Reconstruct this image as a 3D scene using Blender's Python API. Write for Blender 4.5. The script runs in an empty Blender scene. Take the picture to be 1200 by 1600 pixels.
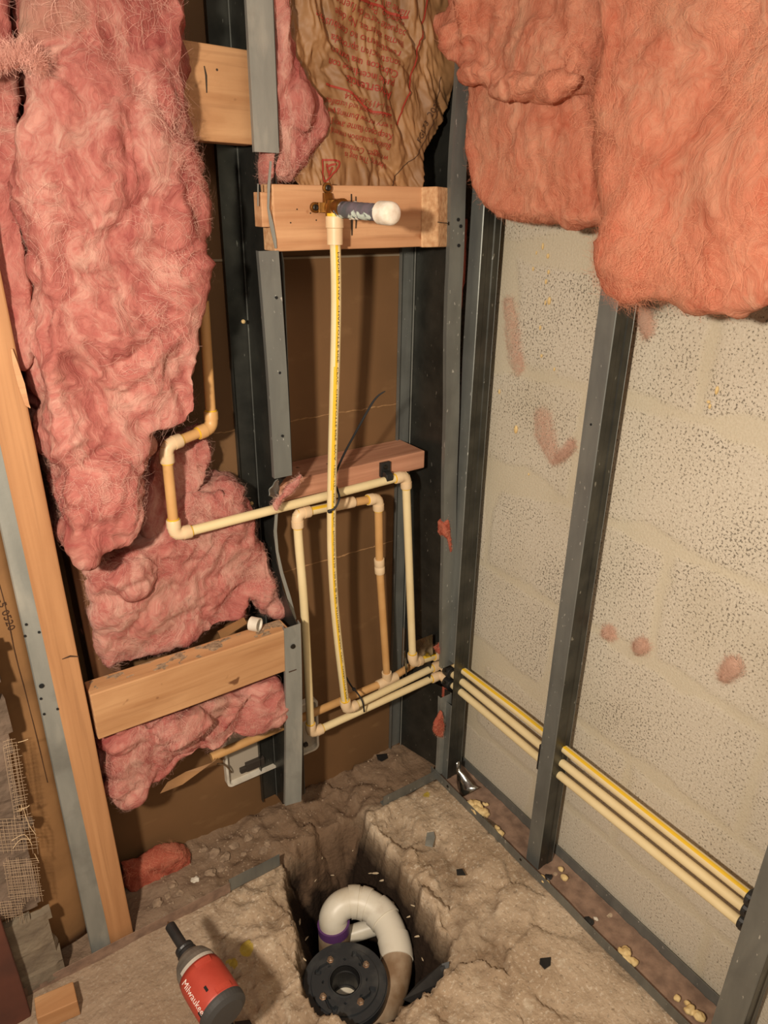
import bpy, bmesh, math, random
import numpy as np
from mathutils import Vector, Matrix, noise
rnd = random.Random(7); noise.seed_set(5)
S = bpy.context.scene
COL = S.collection
def nvec(p): return Vector((noise.noise(p+Vector((9.3, 1.1, 4.7))), noise.noise(p+Vector((-6.2, 13.4, 2.9))), noise.noise(p+Vector((3.8, -7.7, 21.6)))))

# ------------------------------------------------------------------ camera
F_PX = 1109.0
YAW, PITCH, ROLL, EYE = 34.3, 23.6, 0.9, 1.24
def cam_axes():
    y, p, r = (math.radians(a) for a in (YAW, PITCH, ROLL))
    h = Vector((math.sin(y), math.cos(y), 0)); z = Vector((0, 0, 1))
    f = h*math.cos(p) - z*math.sin(p)
    ri = h.cross(z); u = ri.cross(f)
    c, s = math.cos(r), math.sin(r)
    return (ri*c + u*s), (u*c - ri*s), f
RI, UP, FW = cam_axes()
EYEP = Vector((0, 0, EYE))
cd = bpy.data.cameras.new('camera'); cam = bpy.data.objects.new('camera', cd); COL.objects.link(cam)
m = Matrix.Identity(4)
for i in range(3):
    m[i][0] = RI[i]; m[i][1] = UP[i]; m[i][2] = -FW[i]; m[i][3] = EYEP[i]
cam.matrix_world = m
cd.sensor_fit = 'HORIZONTAL'; cd.sensor_width = 36; cd.lens = 36*F_PX/1200; cd.clip_start = .02
S.camera = cam
def at(px, py, ax, v):
    d = RI*((px-600)/F_PX) + UP*((800-py)/F_PX) + FW
    return EYEP + d*((v-EYEP[ax])/d[ax])

# ------------------------------------------------------------------ world, lights, exposure
w = bpy.data.worlds.new('world'); S.world = w; w.use_nodes = True
w.node_tree.nodes['Background'].inputs[0].default_value = (0.60, 0.50, 0.40, 1)
w.node_tree.nodes['Background'].inputs[1].default_value = 0.26
def area(name, loc, target, size, power, col):
    l = bpy.data.lights.new(name, 'AREA'); l.size = size; l.energy = power; l.color = col; l.shape = 'DISK'
    o = bpy.data.objects.new(name, l); COL.objects.link(o); o.location = loc
    o.rotation_euler = (Vector(target)-Vector(loc)).to_track_quat('-Z', 'Y').to_euler()
    return o
area('work_lamp', (-0.30, 0.08, 1.30), (0.66, 0.9, 0.30), 0.06, 13.5, (1.0, 0.88, 0.73))
area('ceiling_fill', (0.1, -1.0, 2.2), (0.6, 0.9, 0.5), 0.9, 6.5, (1.0, 0.86, 0.70))  # broad dim fill light, added unseen overhead behind the camera
S.view_settings.view_transform = 'Standard'; S.view_settings.look = 'None'
S.view_settings.gamma = 1; S.view_settings.use_curve_mapping = False
S.view_settings.exposure = 0.62

# ------------------------------------------------------------------ helpers
def lin(r, g, b):
    return tuple(((c/255+.055)/1.055)**2.4 if c > 10 else c/255/12.92 for c in (r, g, b)) + (1,)
MATS = {}
def mat(name, c1, c2=None, scale=(10, 10, 10), rough=.6, metal=0, bump=0, bscale=60, detail=6, dist=0.0, lo=.35, hi=.65, sss=0, sheen=0, spec=.5, bdist=.002, coat=0):
    m = bpy.data.materials.new(name); m.use_nodes = True; nt = m.node_tree; N = nt.nodes; L = nt.links
    b = N['Principled BSDF']; b.inputs['Roughness'].default_value = rough; b.inputs['Metallic'].default_value = metal
    b.inputs['Specular IOR Level'].default_value = spec
    if coat: b.inputs['Coat Weight'].default_value = coat
    tc = N.new('ShaderNodeTexCoord'); out = tc.outputs['Object']
    if c2 is None: b.inputs['Base Color'].default_value = c1
    else:
        mp = N.new('ShaderNodeMapping'); mp.inputs['Scale'].default_value = scale; L.new(out, mp.inputs[0])
        n = N.new('ShaderNodeTexNoise'); n.inputs['Scale'].default_value = 1; n.inputs['Detail'].default_value = detail
        n.inputs['Distortion'].default_value = dist; L.new(mp.outputs[0], n.inputs[0])
        r = N.new('ShaderNodeValToRGB'); r.color_ramp.elements[0].position = lo; r.color_ramp.elements[1].position = hi
        r.color_ramp.elements[0].color = c1; r.color_ramp.elements[1].color = c2
        L.new(n.outputs[0], r.inputs[0]); L.new(r.outputs[0], b.inputs['Base Color'])
    if bump:
        n2 = N.new('ShaderNodeTexNoise'); n2.inputs['Scale'].default_value = bscale; n2.inputs['Detail'].default_value = 6
        L.new(out, n2.inputs[0]); bp = N.new('ShaderNodeBump'); bp.inputs['Strength'].default_value = bump
        bp.inputs['Distance'].default_value = bdist; L.new(n2.outputs[0], bp.inputs['Height']); L.new(bp.outputs[0], b.inputs['Normal'])
    if sss:
        b.inputs['Subsurface Weight'].default_value = sss; b.inputs['Subsurface Radius'].default_value = (1, .45, .35)
        b.inputs['Subsurface Scale'].default_value = .012
    if sheen:
        b.inputs['Sheen Weight'].default_value = sheen; b.inputs['Sheen Roughness'].default_value = .6
    MATS[name] = m; return m

def overlay(m, colour, scale, lo, hi, detail=4, voronoi=False, kind='noise', fac=1.0, offset=(0, 0, 0)):
    """mix another colour over the base colour where a texture is high (dirt, specks)"""
    nt = m.node_tree; N = nt.nodes; L = nt.links; b = N['Principled BSDF']
    tc = N.new('ShaderNodeTexCoord'); mp = N.new('ShaderNodeMapping')
    mp.inputs['Scale'].default_value = scale if isinstance(scale, tuple) else (scale,)*3; mp.inputs['Location'].default_value = offset
    L.new(tc.outputs['Object'], mp.inputs[0])
    t = N.new('ShaderNodeTexNoise'); t.inputs['Scale'].default_value = 1; t.inputs['Detail'].default_value = detail
    L.new(mp.outputs[0], t.inputs[0])
    mr = N.new('ShaderNodeMapRange'); mr.inputs[1].default_value = lo; mr.inputs[2].default_value = hi; mr.inputs[4].default_value = fac
    L.new(t.outputs[0], mr.inputs[0])
    mx = N.new('ShaderNodeMix'); mx.data_type = 'RGBA'; L.new(mr.outputs[0], mx.inputs[0])
    s = b.inputs['Base Color']
    if s.is_linked: L.new(s.links[0].from_socket, mx.inputs[6])
    else: mx.inputs[6].default_value = s.default_value
    mx.inputs[7].default_value = colour; L.new(mx.outputs[2], s)
    return m

wood_l = mat('wood_light', lin(204, 156, 114), lin(178, 126, 86), (2.5, 45, 45), rough=.7, bump=.25, bscale=120, dist=.4, bdist=.001)
wood_o = mat('wood_orange', lin(186, 136, 92), lin(156, 108, 68), (2, 30, 30), rough=.7, bump=.2, bscale=100, dist=.6, bdist=.001)
wood_k = mat('wood_knotty', lin(192, 146, 102), lin(168, 120, 78), (3, 26, 26), rough=.7, bump=.2, bscale=90, dist=1.0, bdist=.001)
wood_p = mat('wood_pink', lin(196, 142, 112), lin(164, 112, 84), (4, 40, 40), rough=.75, bump=.3, bscale=90, dist=.8, bdist=.001)
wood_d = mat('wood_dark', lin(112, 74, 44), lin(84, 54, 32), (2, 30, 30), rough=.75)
endgr = mat('end_grain', lin(214, 172, 128), lin(186, 138, 96), (120, 120, 120), rough=.8, bump=.6, bscale=160)
for w_ in (wood_l, wood_k, wood_o, wood_p): overlay(w_, tuple(c*.55 for c in lin(190, 134, 88)[:3])+(1,), (5, 190, 190), .56, .72, 3, fac=.38, offset=(1, 7, 3))
overlay(wood_k, lin(110, 70, 40), 28, .70, .74, 2)
overlay(wood_p, lin(90, 58, 34), 26, .72, .76, 2)
overlay(wood_l, lin(150, 96, 56), 24, .72, .76, 2)
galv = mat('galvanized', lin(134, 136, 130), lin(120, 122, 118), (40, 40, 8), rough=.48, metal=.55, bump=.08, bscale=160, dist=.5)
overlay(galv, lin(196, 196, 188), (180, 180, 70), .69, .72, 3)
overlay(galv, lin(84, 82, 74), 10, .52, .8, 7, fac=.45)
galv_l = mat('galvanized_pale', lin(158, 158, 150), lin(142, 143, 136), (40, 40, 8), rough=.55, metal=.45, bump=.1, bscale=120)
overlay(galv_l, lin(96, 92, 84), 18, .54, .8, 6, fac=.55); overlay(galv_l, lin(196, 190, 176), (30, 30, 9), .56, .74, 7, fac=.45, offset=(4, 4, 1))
galv_shade = mat('galvanized_shade', lin(88, 88, 82), lin(66, 67, 63), (20, 20, 20), rough=.40, metal=.8, bump=.05, bscale=100)  # same stud steel, darkened so the colour carries the shade on the webs
overlay(galv_shade, lin(150, 150, 142), (160, 160, 60), .70, .73, 3)
shiny = mat('bright_metal', lin(190, 190, 186), lin(150, 150, 146), (30, 30, 30), rough=.22, metal=1, bump=.3, bscale=60)
cpvc = mat('cpvc', lin(228, 208, 162), lin(222, 200, 152), (20, 20, 20), rough=.38, spec=.4)
cpvc_t = mat('cpvc_tan', lin(206, 160, 104), lin(196, 148, 92), (20, 20, 20), rough=.42, spec=.4)
cpvc_f = mat('cpvc_fitting', lin(226, 198, 160), lin(218, 188, 148), (30, 30, 30), rough=.42, spec=.4)
yellow = mat('yellow_line', lin(226, 182, 44), rough=.45)
print_bk = mat('print_black', lin(50, 40, 28), rough=.6)
black = mat('black_plastic', lin(26, 26, 27), lin(38, 37, 36), (40, 40, 40), rough=.42)
blackm = mat('black_rubber', lin(22, 22, 24), rough=.65)
abs_bk = mat('abs_black', lin(46, 48, 50), lin(74, 74, 72), (26, 26, 26), rough=.4, bump=.15, bscale=200, lo=.5, hi=.8)
pvc = mat('pvc_white', lin(226, 218, 200), lin(206, 192, 166), (16, 16, 16), rough=.4, lo=.45, hi=.75)
overlay(pvc, lin(150, 124, 96), 22, .6, .85, 5, fac=.5)
pvc_dirty = mat('pvc_dirty', lin(172, 150, 124), lin(132, 104, 76), (24, 24, 24), rough=.65, bump=.2, bscale=80)
purple = mat('purple_primer', lin(96, 58, 110), rough=.5)
brass = mat('brass', lin(146, 100, 42), lin(116, 76, 32), (80, 80, 80), rough=.4, metal=.8)
white_p = mat('white_plastic', lin(222, 214, 198), lin(200, 190, 172), (40, 40, 40), rough=.5)
whitecap = mat('cap_white', lin(236, 226, 210), lin(214, 198, 176), (90, 90, 90), rough=.6, bump=.2, bscale=150)
nipple = mat('painted_nipple', lin(78, 82, 86), lin(118, 102, 112), (34, 34, 34), rough=.6, bump=.6, bscale=140)
overlay(nipple, lin(196, 208, 196), 42, .53, .57, 3, offset=(1, 2, 3)); overlay(nipple, lin(60, 62, 64), 60, .56, .62, 4)
screw_m = mat('screw_metal', lin(60, 56, 50), rough=.4, metal=.8)
bolt_m = mat('bolt_metal', lin(196, 178, 158), lin(176, 150, 128), (90, 90, 90), rough=.35, metal=.9)
red_p = mat('driver_red', lin(172, 64, 48), lin(156, 54, 40), (30, 30, 30), rough=.5)
grey_p = mat('driver_grey', lin(128, 122, 112), lin(104, 98, 90), (40, 40, 40), rough=.45, metal=.4)
dkgrey = mat('driver_dark', lin(58, 56, 54), rough=.6)
foam = mat('spray_foam', lin(226, 200, 146), lin(206, 174, 116), (60, 60, 60), rough=.8, bump=.6, bscale=90)
conc_chip = mat('chip_concrete', lin(158, 134, 110), lin(128, 106, 86), (70, 70, 70), rough=.9, bump=.5, bscale=120)
kraft = mat('kraft_paper', lin(150, 108, 66), lin(124, 88, 52), (8, 8, 8), rough=.75, bump=.25, bscale=60, dist=.6)
kraft_l = mat('kraft_bag', lin(160, 118, 76), lin(128, 92, 58), (12, 12, 12), rough=.6, bump=.25, bscale=70, dist=.6)
ink_red = mat('ink_red', lin(150, 50, 32), rough=.7)
ink_blk = mat('ink_dark', lin(66, 42, 26), rough=.7)
plast = mat('plaster_rough', lin(120, 100, 84), lin(94, 78, 64), (26, 26, 26), rough=.95, bump=.9, bscale=70, bdist=.004)
plast2 = mat('plaster_edge', lin(132, 118, 98), lin(106, 92, 76), (16, 30, 30), rough=.95, bump=.7, bscale=90, bdist=.003)
mesh_m = mat('mesh_threads', lin(176, 150, 122), rough=.8)
rust = mat('rust_board', lin(96, 52, 36), lin(76, 42, 30), (12, 12, 12), rough=.85)
drywall = mat('drywall_paper', lin(118, 84, 50), lin(104, 74, 43), (5, 5, 5), rough=.75, bump=.12, bscale=30)
overlay(drywall, lin(146, 112, 74), (14, 14, 30), .62, .78, 6, fac=.4)
tornp = mat('torn_paper', lin(150, 112, 72), rough=.85)
dirtm = mat('channel_dirt', lin(148, 120, 100), lin(118, 94, 78), (50, 50, 50), rough=.95, bump=.5, bscale=100)

class MB:
    def __init__(s): s.v = []; s.f = []; s.m = []
    def add(s, v, f, mi=0):
        n = len(s.v); s.v += [tuple(p) for p in v]; s.f += [tuple(i+n for i in q) for q in f]
        s.m += (mi if isinstance(mi, list) else [mi]*len(f)); return s
    def build(s, name, mats, parent=None, smooth=False, bev=0, origin=None):
        me = bpy.data.meshes.new(name)
        o0 = Vector(origin) if origin is not None else Vector((0, 0, 0))
        me.from_pydata([tuple(Vector(p)-o0) for p in s.v], [], s.f)
        if not isinstance(mats, (list, tuple)): mats = [mats]
        for q in mats: me.materials.append(q)
        me.polygons.foreach_set('material_index', s.m)
        me.polygons.foreach_set('use_smooth', [smooth]*len(s.f)); me.update()
        if smooth and len(s.f) < 20000: me.set_sharp_from_angle(angle=math.radians(38))
        o = bpy.data.objects.new(name, me); COL.objects.link(o)
        if origin is not None: o.location = o0
        if parent is not None:
            o.parent = parent
            if origin is not None: o.location = o0 - parent.location
            else: o.location = -parent.location if parent.type == 'EMPTY' else (0, 0, 0)
        if bev:
            md = o.modifiers.new('bevel', 'BEVEL'); md.width = bev; md.segments = 2; md.limit_method = 'ANGLE'
        return o
def tag(o, label=None, cat=None, group=None, kind=None):
    if label: o['label'] = label
    if cat: o['category'] = cat
    if group: o['group'] = group
    if kind: o['kind'] = kind
    return o
def empty(name, loc, label, cat, group=None):
    o = bpy.data.objects.new(name, None); COL.objects.link(o); o.location = loc; o.empty_display_size = .02
    return tag(o, label, cat, group)

def frames(path):
    P = [Vector(p) for p in path]; T = []
    for i in range(len(P)):
        a = P[max(i-1, 0)]; b = P[min(i+1, len(P)-1)]; T.append((b-a).normalized())
    n = T[0].orthogonal().normalized(); out = []
    for i, t in enumerate(T):
        n = (n - t*n.dot(t)).normalized(); out.append((P[i], t, n, t.cross(n)))
    return out
def tube(mb, path, r, segs=20, cap=True, mi=0, stripe=None, smi=1, swid=.55):
    fr = frames(path); n = len(fr); V = []; Fc = []; M = []
    for i, (p, t, a, b) in enumerate(fr):
        rr = r[i] if isinstance(r, (list, tuple)) else r
        for k in range(segs):
            th = 2*math.pi*k/segs; V.append(p + (a*math.cos(th)+b*math.sin(th))*rr)
    for i in range(n-1):
        for k in range(segs):
            k2 = (k+1) % segs; Fc.append((i*segs+k, i*segs+k2, (i+1)*segs+k2, (i+1)*segs+k))
            mm = mi
            if stripe is not None:
                p, t, a, b = fr[i]; th = 2*math.pi*(k+.5)/segs; d = a*math.cos(th)+b*math.sin(th)
                sv = Vector(stripe); sv = (sv - t*sv.dot(t)).normalized()
                if d.angle(sv) < swid: mm = smi
            M.append(mm)
    if cap:
        Fc.append(tuple(range(segs))[::-1]); Fc.append(tuple(range((n-1)*segs, n*segs))); M += [mi, mi]
    mb.add(V, Fc, M); return mb
def lathe(mb, p0, axis, prof, segs=32, mi=0, mis=None):
    """prof: list of (distance along axis, radius); closed at both ends"""
    ax = Vector(axis).normalized(); a = ax.orthogonal().normalized(); b = ax.cross(a); V = []; Fc = []; M = []
    for d, r in prof:
        for k in range(segs):
            th = 2*math.pi*k/segs; V.append(Vector(p0)+ax*d+(a*math.cos(th)+b*math.sin(th))*max(r, 1e-5))
    for i in range(len(prof)-1):
        for k in range(segs):
            k2 = (k+1) % segs; Fc.append((i*segs+k, i*segs+k2, (i+1)*segs+k2, (i+1)*segs+k)); M.append(mis[i] if mis else mi)
    Fc.append(tuple(range(segs))[::-1]); Fc.append(tuple(range((len(prof)-1)*segs, len(prof)*segs))); M += [M[0], M[-1]]
    mb.add(V, Fc, M); return mb
def box(mb, a, b, mi=0):
    (x0, y0, z0), (x1, y1, z1) = a, b
    V = [(x0, y0, z0), (x1, y0, z0), (x1, y1, z0), (x0, y1, z0), (x0, y0, z1), (x1, y0, z1), (x1, y1, z1), (x0, y1, z1)]
    mb.add(V, [(0, 3, 2, 1), (4, 5, 6, 7), (0, 1, 5, 4), (1, 2, 6, 5), (2, 3, 7, 6), (3, 0, 4, 7)], mi); return mb
def hexa(mb, V, mi=0):
    mb.add(V, [(0, 3, 2, 1), (4, 5, 6, 7), (0, 1, 5, 4), (1, 2, 6, 5), (2, 3, 7, 6), (3, 0, 4, 7)], mi); return mb

def beam(name, p0, p1, up, hh, dd, material, parent=None, bev=.002, taper=None, sub=10, seed=0):
    """a piece of lumber from p0 to p1 (local X), hh = size along up (z), dd = size along the third axis; slightly uneven faces"""
    p0, p1 = Vector(p0), Vector(p1); X = (p1-p0); L_ = X.length; X.normalize()
    Y = Vector(up).cross(X).normalized(); Z = X.cross(Y).normalized()
    V = []; Fc = []
    for i in range(sub+1):
        x = L_*i/sub
        for (sy, sz) in ((-1, -1), (1, -1), (1, 1), (-1, 1)):
            j = noise.noise(Vector((x*7+seed*3.1, sy, sz)))*.0008
            V.append((x, sy*(dd/2)+j, sz*(hh/2)+j))
    for i in range(sub):
        for k in range(4):
            k2 = (k+1) % 4; Fc.append((i*4+k, i*4+k2, i*4+4+k2, i*4+4+k))
    Fc.append((3, 2, 1, 0)); n = sub*4; Fc.append((n, n+1, n+2, n+3))
    mb = MB(); mb.add(V, Fc, [0]*(len(Fc)-2)+[1, 1])
    o = mb.build(name, [material, endgr], None, False, bev)
    mw = Matrix((X, Y, Z)).transposed().to_4x4(); mw.translation = p0
    if parent: o.parent = parent; mw.translation = p0 - parent.location
    o.matrix_local = mw if parent else mw
    if not parent: o.matrix_world = mw
    return o

def sheet(mb, prof, zs, xf=None, th=.0011, mi=0):
    """thin folded metal: prof = list of (x,y) points, zs = heights, xf(i,z,x,y)->(x,y)"""
    n = len(prof); P = [Vector((a, b)) for a, b in prof]; off = []
    for i in range(n):
        d1 = (P[i]-P[i-1]).normalized() if i else None; d2 = (P[i+1]-P[i]).normalized() if i < n-1 else None
        d1 = d1 or d2; d2 = d2 or d1
        nn = Vector((-(d1.y+d2.y), d1.x+d2.x)).normalized(); c = max(.3, nn.dot(Vector((-d1.y, d1.x)))); off.append(P[i]+nn*(th/c))
    V = []; Fc = []
    for z in zs:
        for q in P+off[::-1]:
            x, y = q
            if xf: x, y = xf(z, x, y)
            V.append((x, y, z))
    k = 2*n
    for j in range(len(zs)-1):
        for i in range(k):
            i2 = (i+1) % k; Fc.append((j*k+i, j*k+i2, (j+1)*k+i2, (j+1)*k+i))
    for i in range(n-1):
        Fc.append((i, k-1-i, k-2-i, i+1)); t = (len(zs)-1)*k; Fc.append((t+i, t+i+1, t+k-2-i, t+k-1-i))
    mb.add(V, Fc, mi); return mb
def zr(a, b, n=14): return [a+(b-a)*i/n for i in range(n+1)]

# ------------------------------------------------------------------ setting: walls and floor
XB = 0.915; YB = 1.13; YF = .98; XF = .845
# block wall: shader with courses, joints and pores
def block_material():
    m = bpy.data.materials.new('concrete_block'); m.use_nodes = True; nt = m.node_tree; N = nt.nodes; L = nt.links; b = N['Principled BSDF']
    b.inputs['Roughness'].default_value = .92; b.inputs['Specular IOR Level'].default_value = .2
    tc = N.new('ShaderNodeTexCoord'); sep = N.new('ShaderNodeSeparateXYZ'); L.new(tc.outputs['Object'], sep.inputs[0])
    def math_(op, a, bb=None, clamp=False):
        n = N.new('ShaderNodeMath'); n.operation = op; n.use_clamp = clamp
        for i, v in enumerate((a, bb)):
            if v is None: continue
            if isinstance(v, (int, float)): n.inputs[i].default_value = v
            else: L.new(v, n.inputs[i])
        return n.outputs[0]
    wob = N.new('ShaderNodeTexNoise'); wob.inputs['Scale'].default_value = 9; wob.inputs['Detail'].default_value = 4; L.new(tc.outputs['Object'], wob.inputs[0])
    wv = math_('MULTIPLY', math_('SUBTRACT', wob.outputs[0], .5), .018)
    z = math_('ADD', sep.outputs[2], wv); y = math_('ADD', sep.outputs[1], wv)
    H = .2068; W = .4064
    zc = math_('DIVIDE', math_('SUBTRACT', z, .9655-4*H), H)
    row = math_('FLOOR', zc); fz = math_('SUBTRACT', zc, row)
    dz = math_('MULTIPLY', math_('MINIMUM', fz, math_('SUBTRACT', 1.0, fz)), H)
    par = math_('MODULO', math_('ADD', row, 20.0), 2.0)
    yc = math_('DIVIDE', math_('SUBTRACT', math_('ADD', y, math_('MULTIPLY', par, W/2)), .56-2*W), W)
    fy = math_('FRACT', yc); dy = math_('MULTIPLY', math_('MINIMUM', fy, math_('SUBTRACT', 1.0, fy)), W)
    d = math_('MINIMUM', dz, dy)
    n1 = N.new('ShaderNodeTexNoise'); n1.inputs['Scale'].default_value = 5; n1.inputs['Detail'].default_value = 5; L.new(tc.outputs['Object'], n1.inputs[0])
    wid = math_('ADD', .002, math_('MULTIPLY', math_('MAXIMUM', math_('SUBTRACT', n1.outputs[0], .45), 0.0), .11))
    jm = N.new('ShaderNodeMapRange'); jm.interpolation_type = 'SMOOTHSTEP'
    L.new(d, jm.inputs[0]); L.new(wid, jm.inputs[1]); L.new(math_('ADD', wid, .014), jm.inputs[2]); jm.inputs[3].default_value = 1; jm.inputs[4].default_value = 0
    joint = jm.outputs[0]
    # pores
    p1 = N.new('ShaderNodeTexNoise'); p1.inputs['Scale'].default_value = 270; p1.inputs['Detail'].default_value = 3; p1.inputs['Roughness'].default_value = .62; L.new(tc.outputs['Object'], p1.inputs[0])
    p2 = N.new('ShaderNodeTexNoise'); p2.inputs['Scale'].default_value = 7; p2.inputs['Detail'].default_value = 3; L.new(tc.outputs['Object'], p2.inputs[0])
    lowz = N.new('ShaderNodeMapRange'); L.new(sep.outputs[2], lowz.inputs[0]); lowz.inputs[1].default_value = .16; lowz.inputs[2].default_value = .40; lowz.inputs[3].default_value = .055; lowz.inputs[4].default_value = 0
    thr = math_('SUBTRACT', math_('ADD', .27, math_('MULTIPLY', p2.outputs[0], .235)), lowz.outputs[0])
    pore = N.new('ShaderNodeMapRange'); L.new(p1.outputs[0], pore.inputs[0]); L.new(math_('SUBTRACT', thr, .05), pore.inputs[1]); L.new(thr, pore.inputs[2]); pore.inputs[3].default_value = 1; pore.inputs[4].default_value = 0
    pr = math_('MULTIPLY', pore.outputs[0], math_('SUBTRACT', 1.0, joint), True)
    c1 = N.new('ShaderNodeValToRGB'); c1.color_ramp.elements[0].color = lin(184, 172, 152); c1.color_ramp.elements[1].color = lin(210, 200, 182)
    c1.color_ramp.elements[0].position = .3; c1.color_ramp.elements[1].position = .7; L.new(p1.outputs[0], c1.inputs[0])
    def mix(f, a, bcol):
        n = N.new('ShaderNodeMix'); n.data_type = 'RGBA'; L.new(f, n.inputs[0]); L.new(a, n.inputs[6])
        if isinstance(bcol, tuple): n.inputs[7].default_value = bcol
        else: L.new(bcol, n.inputs[7])
        return n.outputs[2]
    c = mix(math_('MULTIPLY', joint, .55), c1.outputs[0], lin(196, 184, 158))
    st = N.new('ShaderNodeTexNoise'); st.inputs['Scale'].default_value = 3.2; st.inputs['Detail'].default_value = 6; L.new(tc.outputs['Object'], st.inputs[0])
    sm = N.new('ShaderNodeMapRange'); L.new(st.outputs[0], sm.inputs[0]); sm.inputs[1].default_value = .45; sm.inputs[2].default_value = .7; sm.inputs[4].default_value = .45
    c = mix(sm.outputs[0], c, lin(172, 158, 130))
    c = mix(math_('MULTIPLY', pr, .7), c, lin(112, 102, 88))
    # pinkish-grey tone towards the lower courses: paint-like laitance of the lower blocks
    L.new(c, b.inputs['Base Color'])
    hgt = math_('SUBTRACT', math_('SUBTRACT', math_('MULTIPLY', p1.outputs[0], .35), math_('MULTIPLY', pr, .9)), math_('MULTIPLY', joint, .35))
    bp = N.new('ShaderNodeBump'); bp.inputs['Strength'].default_value = .8; bp.inputs['Distance'].default_value = .004; L.new(hgt, bp.inputs['Height'])
    L.new(bp.outputs[0], b.inputs['Normal'])
    return m
mb = MB(); box(mb, (XB, -1.2, -.02), (XB+.2, 1.6, 2.3))
tag(mb.build('wall_right', block_material()), kind='structure')
mb = MB(); box(mb, (-1.6, YB, -.02), (XB, YB+.013, 2.3))
wb = tag(mb.build('wall_back', drywall), kind='structure')
# torn paper seams across the drywall back, and the joint strip
def seam(z0, x0, x1, seed):
    mb = MB(); n = int((x1-x0)/.006); V = []; Fc = []
    for i in range(n+1):
        x = x0+(x1-x0)*i/n; z = z0+.004*noise.noise(Vector((x*40, seed, 0))); h = .002+.0035*abs(noise.noise(Vector((x*160, seed, 3))))
        yy = YB-.0005-.004*abs(noise.noise(Vector((x*120, seed, 9))))
        V += [(x, YB+.001, z+h*.3), (x, yy, z-h), (x, YB+.001, z-h*.7)]
    for i in range(n):
        Fc += [(i*3, i*3+1, i*3+4, i*3+3), (i*3+1, i*3+2, i*3+5, i*3+4), (i*3+2, i*3, i*3+3, i*3+5)]
    Fc += [(0, 2, 1), (n*3, n*3+1, n*3+2)]
    mb.add(V, Fc); return mb
seam(.874, .35, .80, 1).build('torn_seam', tornp, wb); seam(.570, .49, .80, 5).build('torn_seam', tornp, wb)
mb = MB(); box(mb, (.2, YB-.002, 1.150), (.83, YB+.004, 1.1535)); mb.build('joint_strip', mat('joint_paper', lin(150, 132, 108), rough=.7), wb)

# ---- floor with the broken pit
PIT_PX = [(441, 1335), (446, 1380), (460, 1444), (467, 1519), (494, 1575), (560, 1597), (614, 1585), (625, 1552), (672, 1537), (698, 1509), (706, 1462), (677, 1420), (640, 1365), (600, 1310), (557, 1262), (500, 1290), (462, 1318)]
PIT = [at(x, y, 2, 0).xy for x, y in PIT_PX]
PA = np.array([tuple(p) for p in PIT])
def sdist(X, Y):
    """signed distance to the pit outline, positive inside (numpy)"""
    d = np.full(X.shape, 9.); ins = np.zeros(X.shape, bool); n = len(PA)
    for i in range(n):
        ax, ay = PA[i]; bx, by = PA[(i+1) % n]; ex, ey = bx-ax, by-ay
        t = np.clip(((X-ax)*ex+(Y-ay)*ey)/(ex*ex+ey*ey), 0, 1)
        d = np.minimum(d, np.hypot(X-ax-t*ex, Y-ay-t*ey))
        c = ((ay > Y) != (by > Y)) & (X < (bx-ax)*(Y-ay)/(by-ay+1e-12)+ax); ins ^= c
    return np.where(ins, d, -d)
def fbm(x, y, z, o=4):
    return noise.fractal(Vector((x, y, z)), 1.0, 2.0, o)
def floor_z(x, y, sd):
    q = .0035*fbm(x*9, y*9, 1, 4)+.0026*fbm(x*40, y*40, 2, 4)
    # cleaved ledges of broken concrete round the pit
    wx = x+.03*fbm(x*9, y*9, 5, 3); wy = y+.03*fbm(x*9, y*9, 7, 3)
    c = noise.cell(Vector((wx*15+wy*6, wy*13-wx*5, 0))); c2 = noise.cell(Vector((wx*31-wy*9, wy*27, 4)))
    rag = .010*fbm(x*24, y*24, 4, 4)+.004*fbm(x*80, y*80, 4, 3)
    s = sd + rag
    near = max(0, min(1, (s+.22)/.22)); q += near*(.011*fbm(x*20, y*20, 8, 5) + .009*(c-.5) + .005*(c2-.5) - .008*abs(noise.noise(Vector((wx*18, wy*18, 3))))) - .004*near**2
    if x > .5: q += .004*(c-.5)
    if y > .985: q += -.006+.006*fbm(x*30, y*30, 6, 4)
    if s > 0:
        t = min(1, s/.022); t2 = min(1, max(0, (s-.016)/.055))
        q += -(.10*t**.6 + .17*(t2*t2*(3-2*t2))) + .016*t*fbm(x*24, y*24, 11, 5)
    return q
def axis_pts(segs):
    out = []
    for a, b, st in segs:
        n = max(1, round((b-a)/st)); out += [a+(b-a)*i/n for i in range(n)]
    return out+[segs[-1][1]]
xs = axis_pts([(-1.6, -.3, .1), (-.3, .2, .008), (.2, .70, .0045), (.70, .915, .006)]); ys = axis_pts([(-1.2, .2, .1), (.2, .55, .01), (.55, 1.03, .0045), (1.03, 1.13, .006)])
GX, GY = np.meshgrid(xs, ys); SD = sdist(GX, GY)
V = []; Fc = []; nx = len(xs)
for j, y in enumerate(ys):
    for i, x in enumerate(xs):
        V.append((x, y, floor_z(x, y, SD[j, i])))
for j in range(len(ys)-1):
    for i in range(nx-1):
        Fc.append((j*nx+i, j*nx+i+1, (j+1)*nx+i+1, (j+1)*nx+i))
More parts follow.
